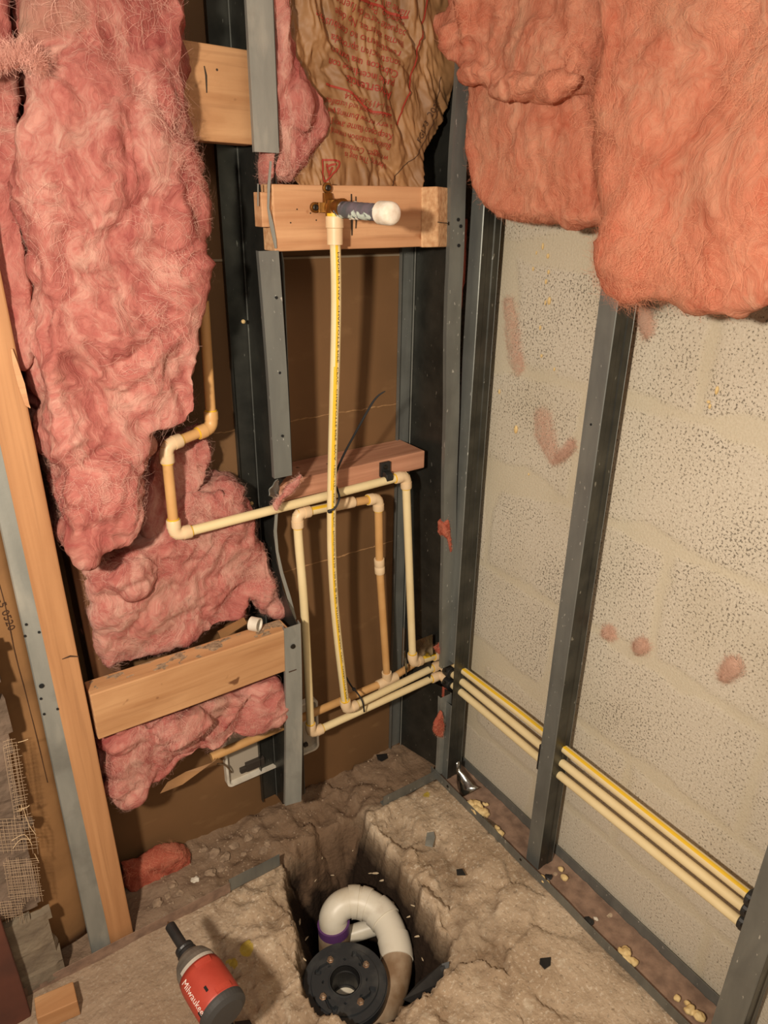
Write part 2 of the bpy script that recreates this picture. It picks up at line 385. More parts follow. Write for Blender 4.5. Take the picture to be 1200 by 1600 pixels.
def floor_material():
    m = mat('floor_concrete', lin(190, 168, 142), lin(160, 136, 110), (7, 7, 7), rough=.95, bump=.8, bscale=120, bdist=.004, spec=.15, dist=.5); overlay(m, lin(222, 208, 186), 170, .56, .68, 4, fac=.5); overlay(m, lin(120, 104, 84), 130, .60, .70, 4, fac=.6, offset=(2, 5, 1))
    overlay(m, lin(206, 190, 166), 38, .60, .74, 6, fac=.6)
    overlay(m, lin(118, 96, 74), 11, .57, .76, 8, fac=.7)
    nt = m.node_tree; N = nt.nodes; L = nt.links; b = N['Principled BSDF']
    tc = N.new('ShaderNodeTexCoord'); sep = N.new('ShaderNodeSeparateXYZ'); L.new(tc.outputs['Object'], sep.inputs[0])
    n = N.new('ShaderNodeTexNoise'); n.inputs['Scale'].default_value = 22; n.inputs['Detail'].default_value = 6; L.new(tc.outputs['Object'], n.inputs[0])
    def mixin(fac, col):
        mx = N.new('ShaderNodeMix'); mx.data_type = 'RGBA'; L.new(fac, mx.inputs[0]); s = b.inputs['Base Color']
        L.new(s.links[0].from_socket, mx.inputs[6]); mx.inputs[7].default_value = col; L.new(mx.outputs[2], s)
    def ramp(v, a, bb, top=1.0):
        r = N.new('ShaderNodeMapRange'); L.new(v, r.inputs[0]); r.inputs[1].default_value = a; r.inputs[2].default_value = bb; r.inputs[4].default_value = top; return r.outputs[0]
    def add(a, k, bsock):
        q = N.new('ShaderNodeMath'); q.operation = 'MULTIPLY_ADD'; L.new(bsock, q.inputs[0]); q.inputs[1].default_value = k; L.new(a, q.inputs[2]); return q.outputs[0]
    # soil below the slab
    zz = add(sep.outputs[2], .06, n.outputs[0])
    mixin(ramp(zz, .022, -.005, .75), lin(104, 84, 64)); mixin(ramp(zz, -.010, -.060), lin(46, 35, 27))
    # brown dirt inside the wall cavity
    yy = add(sep.outputs[1], .10, n.outputs[0])
    mixin(ramp(yy, 1.02, 1.05, .85), lin(116, 92, 72))
    xx = add(sep.outputs[0], -.25, n.outputs[0])
    mixin(ramp(xx, .22, .05, .6), lin(134, 112, 94))
    # yellow marking-paint drips
    for (px, py, r) in ((388, 1478, .012), (362, 1508, .008), (350, 1512, .006), (548, 1258, .008), (653, 1254, .006), (668, 1243, .007), (602, 1275, .004), (500, 1288, .006)):
        c = at(px, py, 2, 0)
        vm = N.new('ShaderNodeVectorMath'); vm.operation = 'DISTANCE'; L.new(tc.outputs['Object'], vm.inputs[0]); vm.inputs[1].default_value = (c.x, c.y, 0)
        d = add(vm.outputs['Value'], -.05, n.outputs[0])
        mixin(ramp(d, r-.025, r-.028, .8), lin(176, 150, 40))
    return m
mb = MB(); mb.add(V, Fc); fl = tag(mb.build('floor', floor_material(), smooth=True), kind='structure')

# ------------------------------------------------------------------ steel framing
def holes(mb, pts, r, normal, mi=0):
    for p in pts: lathe(mb, Vector(p)-Vector(normal)*.001, normal, [(0, r), (.0016, r)], 10, mi)
hole_m = mat('hole_dark', lin(12, 12, 12), rough=.9)

# stud between the pink bay and the pipe bay (C section open to the left), front flange torn
st = empty('steel_stud', (.47, 1.05, 0), 'galvanized steel stud with torn, twisted front flange left of the white capped pipe', 'steel stud')
mb = MB()
web = [(.487, .975), (.487, 1.0), (.487, 1.03), (.487, 1.06), (.487, 1.128)]
# web outline follows the torn front edge
zl = zr(.02, 1.75, 70); V = []; Fc = []
def web_front(z):
    if z > 1.30: return .981
    if z > 1.17: return .992+.006*math.sin(z*90)
    if z > .835: return .981
    if z > .545:
        t = (z-.545)/.29; return .99+.072*max(0, math.sin(math.pi*min(1, t*1.02)))**.6 + .004*math.sin(z*130)
    if z > .14: return .981
    return .981+(.14-z)*.9
for z in zl:
    yf = web_front(z)
    for x in (.4862, .4874):
        V.append((x, yf, z)); V.append((x, 1.128, z))
for i in range(len(zl)-1):
    a = i*4; b = a+4
    Fc += [(a, a+1, b+1, b), (a+2, b+2, b+3, a+3), (a, b, b+2, a+2), (a+1, a+3, b+3, b+1)]
Fc += [(0, 2, 3, 1), (len(zl)*4-4, len(zl)*4-3, len(zl)*4-1, len(zl)*4-2)]
mb.add(V, Fc); mb.build('web', galv_shade, st)
mb = MB(); sheet(mb, [(.4865, 1.127), (.452, 1.127), (.452, 1.118)], zr(.02, 1.75)); sheet(mb, [(.4868, 1.121), (.4868, 1.127), (.484, 1.127)], zr(.02, 1.75), th=.002)
box(mb, (.4855, 1.1195, .02), (.4862, 1.1215, 1.75), 1)
mb.build('back_flange', [galv_shade, galv], st)
mb = MB(); sheet(mb, [(.451, .990), (.450, .981), (.4865, .981), (.4868, .99)], zr(1.299, 1.75), lambda z, x, y: (x-.002*(z-1.3), y))
o = mb.build('front_flange', galv_l, st); o['label'] = 'pale upper length of the front flange'
def bow(z, x, y): return (x+.006*math.sin((z-.83)/.345*math.pi)*0+(1.0-z)*.02-.002, y-.004*math.sin((z-.83)/.345*math.pi))
mb = MB(); sheet(mb, [(.4535, .990), (.4525, .979), (.484, .979), (.485, .985)], zr(.83, 1.174), bow)
for z in (1.11, 1.0, .90): holes(mb, [(.470, .9775-.002, z)], .0022, (0, -1, 0), 1)
mb.build('front_flange', [galv, hole_m], st)
mb = MB()
def tw(z, x, y):
    t = max(0, (.545-z)/.4); return (x-.0*t-.018*t**1.5 + (.004 if x > .47 else 0), y-.002-.010*t*(1 if x > .47 else .3))
sheet(mb, [(.459, .990), (.4575, .980), (.486, .980), (.4875, .993)], zr(.142, .546), tw)
holes(mb, [(.472, .977, .505)], .0035, (0, -1, 0), 1)
lathe(mb, (.472, .976, .505), (0, -1, 0), [(0, .0048), (.002, .0042), (.0025, .001)], 12, 1)
box(mb, (.462, .9755, .452), (.477, .9772, .4535), 2)
o = mb.build('front_flange', [galv_l, screw_m, ink_blk], st); o['label'] = 'twisted lower length of the front flange, cut off above the floor'
# curled tab where the flange was cut, torn edge strips
mb = MB(); V = []; Fc = []; n = 10
for i in range(n+1):
    t = i/n; A_ = at(434, 748, 1, .978).lerp(at(420, 775, 1, .965), t); B_ = at(436, 752, 1, .985).lerp(at(436, 782, 1, 1.0), t)
    for k in range(5): u = k/4; p = A_.lerp(B_, u); p.y += .010*math.sin(u*math.pi)*t+.002*math.sin(i*1.3); p.x -= .006*math.sin(t*math.pi)*(1-u); V.append(p)
for i in range(n):
    for k in range(4): Fc.append((i*5+k, i*5+k+1, i*5+6+k, i*5+5+k))
mb.add(V, Fc); o = mb.build('curled_tab', galv, st, smooth=True); o.modifiers.new('s', 'SOLIDIFY').thickness = .001
mb = MB()
def ribbon(mb, pts, wdt, th=.001, mi=0, nrm=(0, -1, 0)):
    fr = [Vector(p) for p in pts]; V = []; Fc = []
    for i, p in enumerate(fr):
        t = (fr[min(i+1, len(fr)-1)]-fr[max(i-1, 0)]).normalized(); s = t.cross(Vector(nrm)).normalized()
        w_ = wdt[i] if isinstance(wdt, (list, tuple)) else wdt; nn = s.cross(t).normalized()
        for (a, b) in ((-1, -1), (1, -1), (1, 1), (-1, 1)): V.append(p+s*(a*w_/2)+nn*(b*th/2))
    for i in range(len(fr)-1):
        for k in range(4):
            k2 = (k+1) % 4; Fc.append((i*4+k, i*4+k2, i*4+4+k2, i*4+4+k))
    Fc += [(3, 2, 1, 0), tuple(range(len(V)-4, len(V)))]
    mb.add(V, Fc, mi); return mb
ribbon(mb, [at(*p, 1, .978) for p in ((423, 252), (420, 290), (419, 325), (424, 350), (429, 375), (431, 388))], [.003, .004, .003, .006, .005, .003])
mb.build('torn_edge', galv_l, st); mb = MB()
ribbon(mb, [at(*p, 1, 1.03) for p in ((432, 800), (430, 830), (433, 862), (440, 895), (452, 935), (461, 968))], [.005, .006, .005, .006, .007, .006])
mb.build('torn_edge', galv_l, st); mb = MB()
ribbon(mb, [at(403, 287, 1, .985), at(403, 322, 1, .985)], .0016)
mb.build('torn_edge', galv_l, st)
# screws left in the web
for p in ((381, 502), (394, 785)): mb = MB(); lathe(mb, at(*p, 1, 1.10), (-.6, -.8, 0), [(0, .002), (.004, .0035), (.007, .0015)], 10); mb.build('glue_drop', foam, st)

# stud in the corner (C section open to the left), flange bowed
def bow2(z, x, y):
    dx = -.030+.034*max(0, (1.16-z))**1.0*.9; k = 1 if y < 1.0 else 0
    return (x+k*(.0+.040*max(0, min(1, (1.0-z)))) if k else x, y)
st = empty('steel_stud', (.82, 1.05, 0), 'dark steel stud in the corner with a lit bowed front edge, reached by the pipes', 'steel stud')
mb = MB()
for (z0, z1) in ((.34, 1.75), (.0, .235)):
    zs = zr(z0, z1, 24); V = []; Fc = []
    for z in zs:
        fx = .8205+.042*max(0, min(1, 1.16-z))
        for k in range(9):
            t = k/8; V.append((.8262*(1-t)+fx*t+(0.0), 1.128*(1-t)+.9815*t, z))
    for i in range(len(zs)-1):
        for k in range(8): Fc.append((i*9+k, i*9+k+1, i*9+10+k, i*9+9+k))
    mb.add(V, Fc)
o = mb.build('web', galv_shade, st); o.modifiers.new('s', 'SOLIDIFY').thickness = .001
mb = MB()
box(mb, (.835, 1.03, .235), (.8362, 1.128, .34)); mb.build('web', galv_shade, st)
mb = MB(); sheet(mb, [(.8262, 1.1285), (.795, 1.1285), (.795, 1.12)], zr(0, 1.75)); box(mb, (.8235, 1.118, 0), (.8248, 1.120, 1.75), 1); mb.build('back_flange', [galv, galv_l], st)
mb = MB(); fr = lambda z, x, y: (x+.042*max(0, min(1, 1.16-z))+.0022*math.sin(z*23)*(1 if z > 1.12 else .4), y-.001)
sheet(mb, [(.7895, .99), (.789, .980), (.8205, .980), (.8212, .984)], zr(.315, 1.75, 40), fr)
holes(mb, [(.806, .978, 1.215), (.810, .978, 1.175), (.812, .978, 1.205)], .0028, (0, -1, 0), 1)
mb.build('front_flange', [galv, hole_m], st)
mb = MB(); sheet(mb, [(.7895, .99), (.789, .980), (.8205, .980), (.8212, .984)], zr(.01, .235, 10), fr); mb.build('front_flange', galv_l, st)
# bent-out tabs of the punched hole
def slab(mb, corners, th, nrm, mi=0):
    n_ = Vector(nrm).normalized()*th; V = [Vector(c) for c in corners]+[Vector(c)+n_ for c in corners]; k = len(corners)
    Fc = [tuple(range(k))[::-1], tuple(range(k, 2*k))]+[(i, (i+1) % k, k+(i+1) % k, k+i) for i in range(k)]
    mb.add(V, Fc, mi); return mb
mb = MB(); slab(mb, [at(645, 1008, 0, .812), at(650, 1001, 0, .814), at(676, 991, 0, .820), at(677, 1022, 0, .826), at(646, 1034, 0, .818)], .001, (-1, 0, 0))
slab(mb, [at(630, 1020, 1, 1.05), at(633, 1016, 1, 1.05), at(637, 1045, 1, 1.05), at(634, 1056, 1, 1.05)], .001, (0, -1, 0))
mb.build('bent_tab', shiny, st, bev=.0004)

# furring studs on the block wall: flange faces the room, shadowed side faces the camera
def wall_stud(label, y1, y0, z0, z1, m_=galv, gap=None, dx=0):
    s = empty('steel_stud', (XF, (y0+y1)/2, 0), label, 'steel stud')
    x0 = XF+dx
    mb = MB()
    parts = [(z0, z1)] if not gap else [(z0, gap[0]), (gap[1], z1)]
    for a, b in parts: sheet(mb, [(x0+.006, y1), (x0, y1), (x0, y0+.0015), (x0+.0016, y0)], zr(a, b))
    mb.build('front_flange', m_, s)
    mb = MB()
    P = [(x0+.0012, y0), (x0+.013, y0), (x0+.015, y0+.0015), (x0+.026, y0+.0015), (x0+.028, y0), (x0+.041, y0)]
    sheet(mb, P, zr(z0, z1)); mb.build('web', galv_shade, s)
    mb = MB(); sheet(mb, [(x0+.0405, y0-.0006), (x0+.0415, y0+.0), (x0+.0415, y1), (x0+.036, y1)], zr(z0, z1)); mb.build('back_flange', galv, s)
    return s
wall_stud('steel stud nearest the corner, against the concrete blocks behind the black pipe clamps', .993, .961, .004, 1.75, galv, gap=(.218, .330))
sB = wall_stud('middle steel stud on the block wall, all three pipes passing behind it', .700, .667, .006, 1.75, galv)
sC = wall_stud('broad scratched steel stud at the right edge of the photo where the pipes end', .289, .247, .02, 1.75, galv)
mb = MB(); holes(mb, [(XF, .685, .935)], .002, (-1, 0, 0)); mb.build('screw_hole', hole_m, sB)

# left stud (narrow galvanized) and wooden stud beside it
st = empty('steel_stud', (.07, .98, 0), 'scuffed steel stud with small screw holes, left of the upright timber', 'steel stud')
lx = lambda z, x, y: (x-.008*min(1, max(0, .6-z)), y)
mb = MB(); sheet(mb, [(.060, .992), (.0585, .982), (.060, .979), (.091, .979), (.0925, .982), (.0925, 1.0)], zr(0, 1.6, 20), lx)
holes(mb, [at(41, 976, 1, .977), at(61, 988, 1, .977), at(39, 994, 1, .977), at(64, 1092, 1, .977), at(90, 1108, 1, .977), at(69, 1116, 1, .977)], .0018, (0, -1, 0), 1)
holes(mb, [at(65, 1072, 1, .977)], .0036, (0, -1, 0), 1)
mb.build('front_flange', [galv_l, hole_m], st)
mb = MB(); sheet(mb, [(.0915, 1.0), (.0915, 1.125)], zr(0, 1.6), lx); mb.build('web', galv_shade, st)
st = empty('timber_stud', (.108, 1.0, 0), 'upright light timber post leaning beside the scuffed steel stud', 'timber')
def post(name, pb, pt, wx, dy, m_, parent, ybk):
    # front-left-bottom ... leaning post
    mb = MB(); V = []
    a = Vector(pb); b = Vector(pt); L_ = (b-a).length
    return beam(name, a, b, (1, 0, 0), wx, dy, m_, parent, bev=.0025, sub=16)
post('post', (.1065, .997, .003), (.094, .997, 1.5), .041, .038, wood_o, st, 0)
mb = MB(); pa = at(97, 1030, 1, .9765); pb_ = at(123, 1026, 1, .9765)
ribbon(mb, [pa, (pa+pb_)/2+Vector((0, 0, .003)), pb_], [.0008, .0028, .0012], .0006); mb.build('pencil_mark', ink_blk, st)
mb = MB(); s0 = [at(*p, 1, .975) for p in ((18, 545), (24, 570), (33, 600), (42, 632), (47, 637))]
ribbon(mb, s0, [.002, .006, .008, .005, .001], .003); mb.build('splinter', wood_l, st)
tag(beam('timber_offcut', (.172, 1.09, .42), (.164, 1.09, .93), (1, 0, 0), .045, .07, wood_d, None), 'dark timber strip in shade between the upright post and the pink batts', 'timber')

# floor tracks
def track(label, x0, x1, y, h, m_, nicks=(), grp=None):
    mb = MB(); n = 20; V = []; Fc = []
    for i in range(n+1):
        x = x0+(x1-x0)*i/n; jz = .0012*noise.noise(Vector((x*30, 3, 1))); jy = .0015*noise.noise(Vector((x*12, 8, 1)))
        for (yy, zz) in ((y+.012, .001), (y+.0012, .001), (y-.0008, h), (y-.002, h), (y-.001, -.002), (y+.012, -.002)):
            V.append((x, yy+jy, zz+jz))
    for i in range(n):
        for k in range(6): k2 = (k+1) % 6; Fc.append((i*6+k, i*6+6+k, i*6+6+k2, i*6+k2))
    Fc += [tuple(range(6)), tuple(range(n*6, n*6+6))[::-1]]
    mb.add(V, Fc); return mb
mbt = track('', -.12, .31, .967, .024, galv_l); t1 = tag(mbt.build('floor_track', dirtm), 'dusty steel floor track under the timber post, behind the red driver', 'floor track')
mbt = track('', .31, .418, .970, .030, galv); t2 = tag(mbt.build('floor_track', galv), 'bright cut length of steel floor track on the broken slab edge, left of the pit', 'floor track')
mbt = track('', .680, .842, .982, .026, galv); t3 = tag(mbt.build('floor_track', galv), 'short steel floor track piece ending in the corner, behind the pit', 'floor track')
# block wall track: open channel with dirt
ct = empty('floor_track', (.87, .6, 0), 'long steel floor channel with dirt inside, along the foot of the block wall', 'floor track')
mb = MB(); V = []; Fc = []; n = 50
for i in range(n+1):
    y = 1.0-(1.0-.12)*i/n; t = i/n; ox = .003*t; jz = .001*noise.noise(Vector((y*20, 0, 0))); b_ = .002*noise.noise(Vector((y*9, 4, 0)))
    for (xx, zz) in ((.8285, 0), (.8275, .023), (.8290, .023), (.8300, .0015), (.906, .0015), (.907, .028), (.9085, .028), (.9085, 0)):
        V.append((xx+(ox+b_ if xx < .86 else 0), y, zz+jz))
for i in range(n):
    for k in range(8): k2 = (k+1) % 8; Fc.append((i*8+k, i*8+k2, i*8+8+k2, i*8+8+k))
Fc += [tuple(range(8))[::-1], tuple(range(n*8, n*8+8))]
mb.add(V, Fc); mb.build('channel', galv, ct)
mb = MB(); V = []; Fc = []; n = 120
for i in range(n+1):
    y = .985-(.985-.13)*i/n
    for k in range(9):
        x = .8302+.003*i/n+(.9055-.8302-.003*i/n)*k/8; V.append((x, y, .005+.003*fbm(x*60, y*60, 2, 3)))
for i in range(n):
    for k in range(8): Fc.append((i*9+k, i*9+k+1, i*9+10+k, i*9+9+k))
mb.add(V, Fc); tag(mb.build('dirt_layer', dirtm, ct, smooth=True), kind='stuff')
for q_ in ((.8275, .937, .014), (.8285, .70, .014)): mb = MB(); holes(mb, [q_], .003, (-1, 0, 0)); mb.build('screw_head', screw_m, ct)

# ------------------------------------------------------------------ wooden blocking
def mark(px_pts, y, w_, parent, name='marker_line', m_=print_bk):
    mb = MB(); ribbon(mb, [at(*p, 1, y) for p in px_pts], w_, .0006); return mb.build(name, m_, parent)
b1 = empty('wood_blocking', (.63, 1.0, 1.17), 'light wood blocking board that carries the brass elbow and white capped pipe', 'wood block')
beam('board', (.4735, .9995, 1.2165), (.740, .9995, 1.2185), (0, 0, 1), .088, .038, wood_l, b1, seed=1)
mark(((549, 303), (550, 345), (550, 368)), .9795, [.0018, .0032, .0016], b1)
mark(((556, 307), (557, 340), (556, 357)), .9795, [.0016, .0028, .0014], b1)
for p in ((464, 327), (454, 348), (485, 333), (494, 344)): mb = MB(); lathe(mb, at(*p, 1, .9802), (0, -1, 0), [(0, .0011), (.0006, .001)], 8); mb.build('nail_hole', print_bk, b1)
mb = MB(); hexa(mb, [at(659, 387, 1, .978), at(685, 386, 1, .972), at(704, 386, 1, .995), (.74, 1.03, 1.175), at(659, 292, 1, .978), at(684, 291, 1, .972), at(706, 294, 1, .995), (.74, 1.03, 1.262)])
b2 = tag(mb.build('wood_blocking', endgr, bev=.002), 'rough sawn wood block end beside the steel stud, right of the white cap', 'wood block')
mb = MB(); lathe(mb, at(702, 349, 1, .985), (.2, -1, 0), [(0, .004), (.003, .0045), (.004, .002)], 10); mb.build('screw', screw_m, b2); mb = MB(); tube(mb, [at(684, 347, 1, .970), at(700, 349, 1, .982)], .0006, 6); mb.build('split_line', print_bk, b2)
mb = MB(); box(mb, (.458, .985, 1.205), (.474, 1.01, 1.250)); tag(mb.build('wood_offcut', wood_l, bev=.001), 'tiny wood sliver poking out left of the torn flange beside the capped-pipe board', 'wood block')

tb = empty('wood_blocking', (.41, 1.03, 1.3), 'top wood blocking with a dark nail scratch, left of the upper flange', 'wood block')
beam('board', (.345, 1.04, 1.368), (.472, 1.04, 1.366), (0, 0, 1), .112, .038, wood_k, tb, seed=2)
mark(((319, 103), (322, 118), (323, 145)), 1.0205, [.001, .0024, .0012], tb, 'scratch')
mb = MB(); lathe(mb, at(339, 109, 1, 1.0212), (0, -1, 0), [(0, .0016), (.0008, .0012)], 8); mb.build('nail_hole', print_bk, tb)

b3 = empty('wood_blocking', (.64, 1.08, .76), 'pinkish wood blocking laid flat between the studs, holding the black pipe strap', 'wood block')
beam('board', (.4885, 1.084, .776), (.8045, 1.084, .780), (0, 0, 1), .036, .086, wood_p, b3, seed=3)
b4 = empty('wood_blocking', (.29, 1.0, .45), 'long knotty wood blocking between timber post and twisted flange, dusty on top', 'wood block')
beam('board', (.1285, 1.001, .4955), (.470, 1.001, .4965), (0, 0, 1), .087, .040, wood_k, b4, seed=4)
# dust and crumbs lying on the knotty blocking
mb = MB(); V = []; Fc = []; n = 90; Z0 = .5392
for i in range(n+1):
    x = .135+(.466-.135)*i/n
    for k in range(9):
        y = .9845+.034*k/8; e = fbm(x*34, y*60, 5, 5)+.05-abs(k-6)*.06+max(0, (x-.36)*3); V.append((x, y, Z0+.0022*x+.0012*min(.9, e)-.0004))
for i in range(n):
    for k in range(8): Fc.append((i*9+k, i*9+k+1, i*9+10+k, i*9+9+k))
mb.add(V, Fc); dd = mb.build('dust', mat('grey_dust', lin(120, 98, 76), lin(176, 150, 120), (160, 160, 160), rough=.95, bump=.6, bscale=200, lo=.35, hi=.7), b4, smooth=True); tag(dd, 'grey dust and grit', kind='stuff')

# small wooden offcut on floor
oc = MB(); P = [at(60, 1600, 2, .0), at(132, 1580, 2, .0), at(120, 1553, 2, .0), at(54, 1580, 2, 0)]
T_ = [at(x, y, 2, .036) for x, y in ((57, 1592), (121, 1564), (114, 1533), (53, 1559))]; hexa(oc, [(p.x, p.y, .001) for p in T_]+[tuple(p) for p in T_])
o = oc.build('wood_offcut', wood_k, bev=.0015); tag(o, 'small orange wood offcut lying on the floor at the bottom left', 'wood block')
ocm = MB(); box(ocm, (-.0005, -.0005, 0), (.0005, .0005, 0.001))
# ------------------------------------------------------------------ CPVC piping
RP = .0080
def seg(parent, path, m_=cpvc, stripe=None, r=RP, label=None, swid=.5):
    mb = MB(); tube(mb, path, r, 24, True, 0, stripe, 1, swid); o = mb.build('pipe', [m_, yellow], parent, smooth=True)
    if label: o['label'] = label
    return o
def arc_path(c, d1, d2, L1, L2, rad=.011):
    c, d1, d2 = Vector(c), Vector(d1).normalized(), Vector(d2).normalized()
    pts = [c+d1*L1]; 
    for i in range(7):
        t = i/6; a = c+d1*rad*(1-t); b = c+d2*rad*t; pts.append(a.lerp(b, t))
    return pts+[c+d2*L2]
def ell(parent, c, p1, p2, m_=cpvc_f, r=RP*1.30, L=.026, glue=True):
    c = Vector(c); d1 = (Vector(p1)-c).normalized(); d2 = (Vector(p2)-c).normalized()
    mb = MB(); tube(mb, arc_path(c, d1, d2, L, L, .013), r, 24)
    for d in (d1, d2):
        tube(mb, [c+d*(L-.013), c+d*(L-.0012), c+d*L], [r*1.07, r*1.07, r*1.02], 24)
        if glue: tube(mb, [c+d*(L-.0005), c+d*(L+.0018)], r*.90, 24, mi=1)
    return mb.build('elbow_fitting', [m_, yellow], parent, smooth=False if False else True)
def coupling(parent, c, d, L=.036, m_=cpvc_f, r=RP*1.33):
    c = Vector(c); d = Vector(d).normalized(); mb = MB()
    tube(mb, [c-d*L/2, c-d*(L/2-.001), c-d*.002, c-d*.001, c+d*.001, c+d*.002, c+d*(L/2-.001), c+d*L/2], [r*.97, r, r, r*.95, r*.95, r, r, r*.97], 24)
    return mb.build('coupling', [m_, yellow], parent, smooth=True)
def tee(parent, c, d, up, m_=cpvc_f, r=RP*1.30):
    c = Vector(c); d = Vector(d).normalized(); u = Vector(up).normalized(); mb = MB()
    tube(mb, [c-d*.026, c-d*.024, c+d*.024, c+d*.026], [r*1.03, r*1.07, r*1.07, r*1.03], 24); tube(mb, [c, c+u*.018, c+u*.026], [r, r*1.07, r*1.05], 24)
    return mb.build('tee_fitting', [m_, yellow], parent, smooth=True)
XT = .872
# run B (upper line)
rb = empty('water_pipe', (.55, 1.03, .75), 'upper water pipe zigzagging before the pink wool, strapped to the flat blocking board', 'water pipe')
B0 = at(318, 470, 1, 1.05); B1 = at(331, 668, 1, 1.04); B2 = at(259, 697, 1, 1.02); B3 = at(273, 836, 1, 1.015); B4 = at(634, 743, 1, 1.028); B5 = at(645, 1036, 1, 1.028); B6 = Vector((XT+.003, 1.042, .298))
B7 = Vector((XT+.002, .30, .306)); B7b = Vector((XT, .20, .305))
seg(rb, [B0, B1], cpvc_t, label='tan upright end'); seg(rb, [B1, B2], cpvc_t); seg(rb, [B2, B3], cpvc_t); seg(rb, [B3, B4]); seg(rb, [B4, B5]); seg(rb, [B5, B6], stripe=(-.3, -.3, 1))
seg(rb, [B6, Vector((XT+.003, .8, .304)), B7b], stripe=(-.45, 0, 1), label='with yellow stripe', swid=.42)
ell(rb, B1, B0, B2, cpvc_t); ell(rb, B2, B1, B3); ell(rb, B3, B2, B4); ell(rb, B4, B3, B5); ell(rb, B5, B4, B6); ell(rb, B6, B5, B7)
# run with the long vertical (V) and middle line
rv = empty('water_pipe', (.57, 1.0, .5), 'long upright cream pipe with yellow stripe and black print below the brass elbow', 'water pipe')
V0 = at(523, 352, 1, .953); V1 = at(525, 500, 1, .962); V2 = at(518, 790, 1, .985); V3 = at(520, 900, 1, .995); V4 = at(527, 990, 1, 1.005); V5 = at(541, 1109, 1, 1.012)
def spline(P, n=8):
    out = []
    P = [Vector(p) for p in P]
    for i in range(len(P)-1):
        p0 = P[max(i-1, 0)]; p1 = P[i]; p2 = P[i+1]; p3 = P[min(i+2, len(P)-1)]
        for k in range(n):
            t = k/n; out.append(.5*((2*p1)+(p2-p0)*t+(2*p0-5*p1+4*p2-p3)*t*t+(3*p1-p0-3*p2+p3)*t**3))
    return out+[P[-1]]
VP = spline([V0, V1, V2, V3, V4, V5])
STR = Vector((-.25, -1, .0))
seg(rv, VP, stripe=(-.30, -1, 0), swid=.36, label='long upright with yellow stripe and black print')
M6 = Vector((XT, 1.039, .273)); M7 = Vector((XT, .20, .279))
seg(rv, [V5, M6]); seg(rv, [M6, Vector((XT+.0, .70, .272)), M7])
ell(rv, V5, V4, M6); ell(rv, M6, V5, M7)
mb = MB(); tube(mb, [V0+Vector((0, 0, .012)), V0+Vector((0, 0, .010)), V0-Vector((0, 0, .003)), V0-Vector((0, 0, .004)), V0-Vector((0, 0, .026))], [.0128, .0132, .0132, .0118, .0115], 24)
tube(mb, [V0+Vector((0, 0, .016)), V0+Vector((0, 0, .011))], .0112, 24, mi=1); mb.build('adapter', [cpvc_f, yellow], rv, smooth=True)
# run A (loop + low line + tan line)
ra = empty('water_pipe', (.6, 1.05, .45), 'cream and tan pipe loop behind the long upright, including the lowest pipe line', 'water pipe')
A1 = at(464, 803, 1, 1.03); A0 = at(486, 1146, 1, 1.03); A2 = at(591, 778, 1, 1.045); A3 = at(593, 885, 1, 1.055); A4 = at(605, 1064, 1, 1.072)
L6 = Vector((XT-.002, 1.035, .247)); L7 = Vector((XT-.002, .20, .251)); Am = at(530, 789, 1, 1.037)
AP = spline([A0, at(476, 960, 1, 1.03), at(467, 850, 1, 1.03), A1], 6)
seg(ra, AP); seg(ra, [A1, Am], stripe=(0, -.6, .8)); seg(ra, [Am, A2], cpvc_t, label='tan upper piece'); seg(ra, [A2, A3, A4], cpvc_t, label='tan upright')
seg(ra, [A0, L6]); seg(ra, [L6, Vector((XT-.002, .70, .243)), L7])
ell(ra, A1, A0, Am); ell(ra, A2, Am, A3, cpvc_f); ell(ra, A0, A1, L6); ell(ra, L6, A0, L7)
coupling(ra, at(537, 787, 1, 1.037), A2-A1, .044); coupling(ra, at(593, 884, 1, 1.055), A4-A2, .034, cpvc_f)
TL = at(330, 1183, 1, 1.072); TR = Vector((.826, 1.078, .268))
seg(ra, [TL, A4], cpvc_t, r=RP*1.08, label='tan low line'); seg(ra, [A4, TR], cpvc_t)
tee(ra, A4, TR-TL, A3-A4, cpvc_f)

# printed writing along the long upright
def text_mesh(txt, size=1.0):
    cu = bpy.data.curves.new('t', 'FONT'); cu.body = txt; cu.size = size; cu.resolution_u = 2
    ob = bpy.data.objects.new('t', cu); COL.objects.link(ob)
    bpy.context.view_layer.update()
    me = bpy.data.meshes.new_from_object(ob.evaluated_get(bpy.context.evaluated_depsgraph_get()))
    vs = [v.co.copy() for v in me.vertices]; fs = [tuple(p.vertices) for p in me.polygons]
    bpy.data.objects.remove(ob); bpy.data.curves.remove(cu); bpy.data.meshes.remove(me)
    return vs, fs
fr = frames(VP); cum = [0]
for i in range(1, len(fr)): cum.append(cum[-1]+(fr[i][0]-fr[i-1][0]).length)
def vmap(s, off, r):
    i = 0
    while i < len(cum)-2 and cum[i+1] < s: i += 1
    t = (s-cum[i])/(cum[i+1]-cum[i]); p = fr[i][0].lerp(fr[i+1][0], t); tg = (fr[i+1][0]-fr[i][0]).normalized()
    sv = Vector((-.02, -1, 0)); sv = (sv-tg*sv.dot(tg)).normalized(); bv = tg.cross(sv)
    a = off/r; return p+(sv*math.cos(a)+bv*math.sin(a))*r
vs, fs = text_mesh('MADE IN USA  CHARLOTTE PIPE  CPVC  CHARLOTTE PIPE  PW-A  120C 1/2"  SDR 11 CPVC  FlowGuard 4120  100 PSI @ 180F  ASTM D2846  DRAIN  CPVC  CHARLOTTE PIPE', .0046)
wid = max(v.x for v in vs); sc = (cum[-1]-.07)/wid
mb = MB(); mb.add([vmap(.035+v.x*sc, (v.y-.0017)*1.0, RP+.00035) for v in vs], fs); mb.build('printed_text', print_bk, rv)

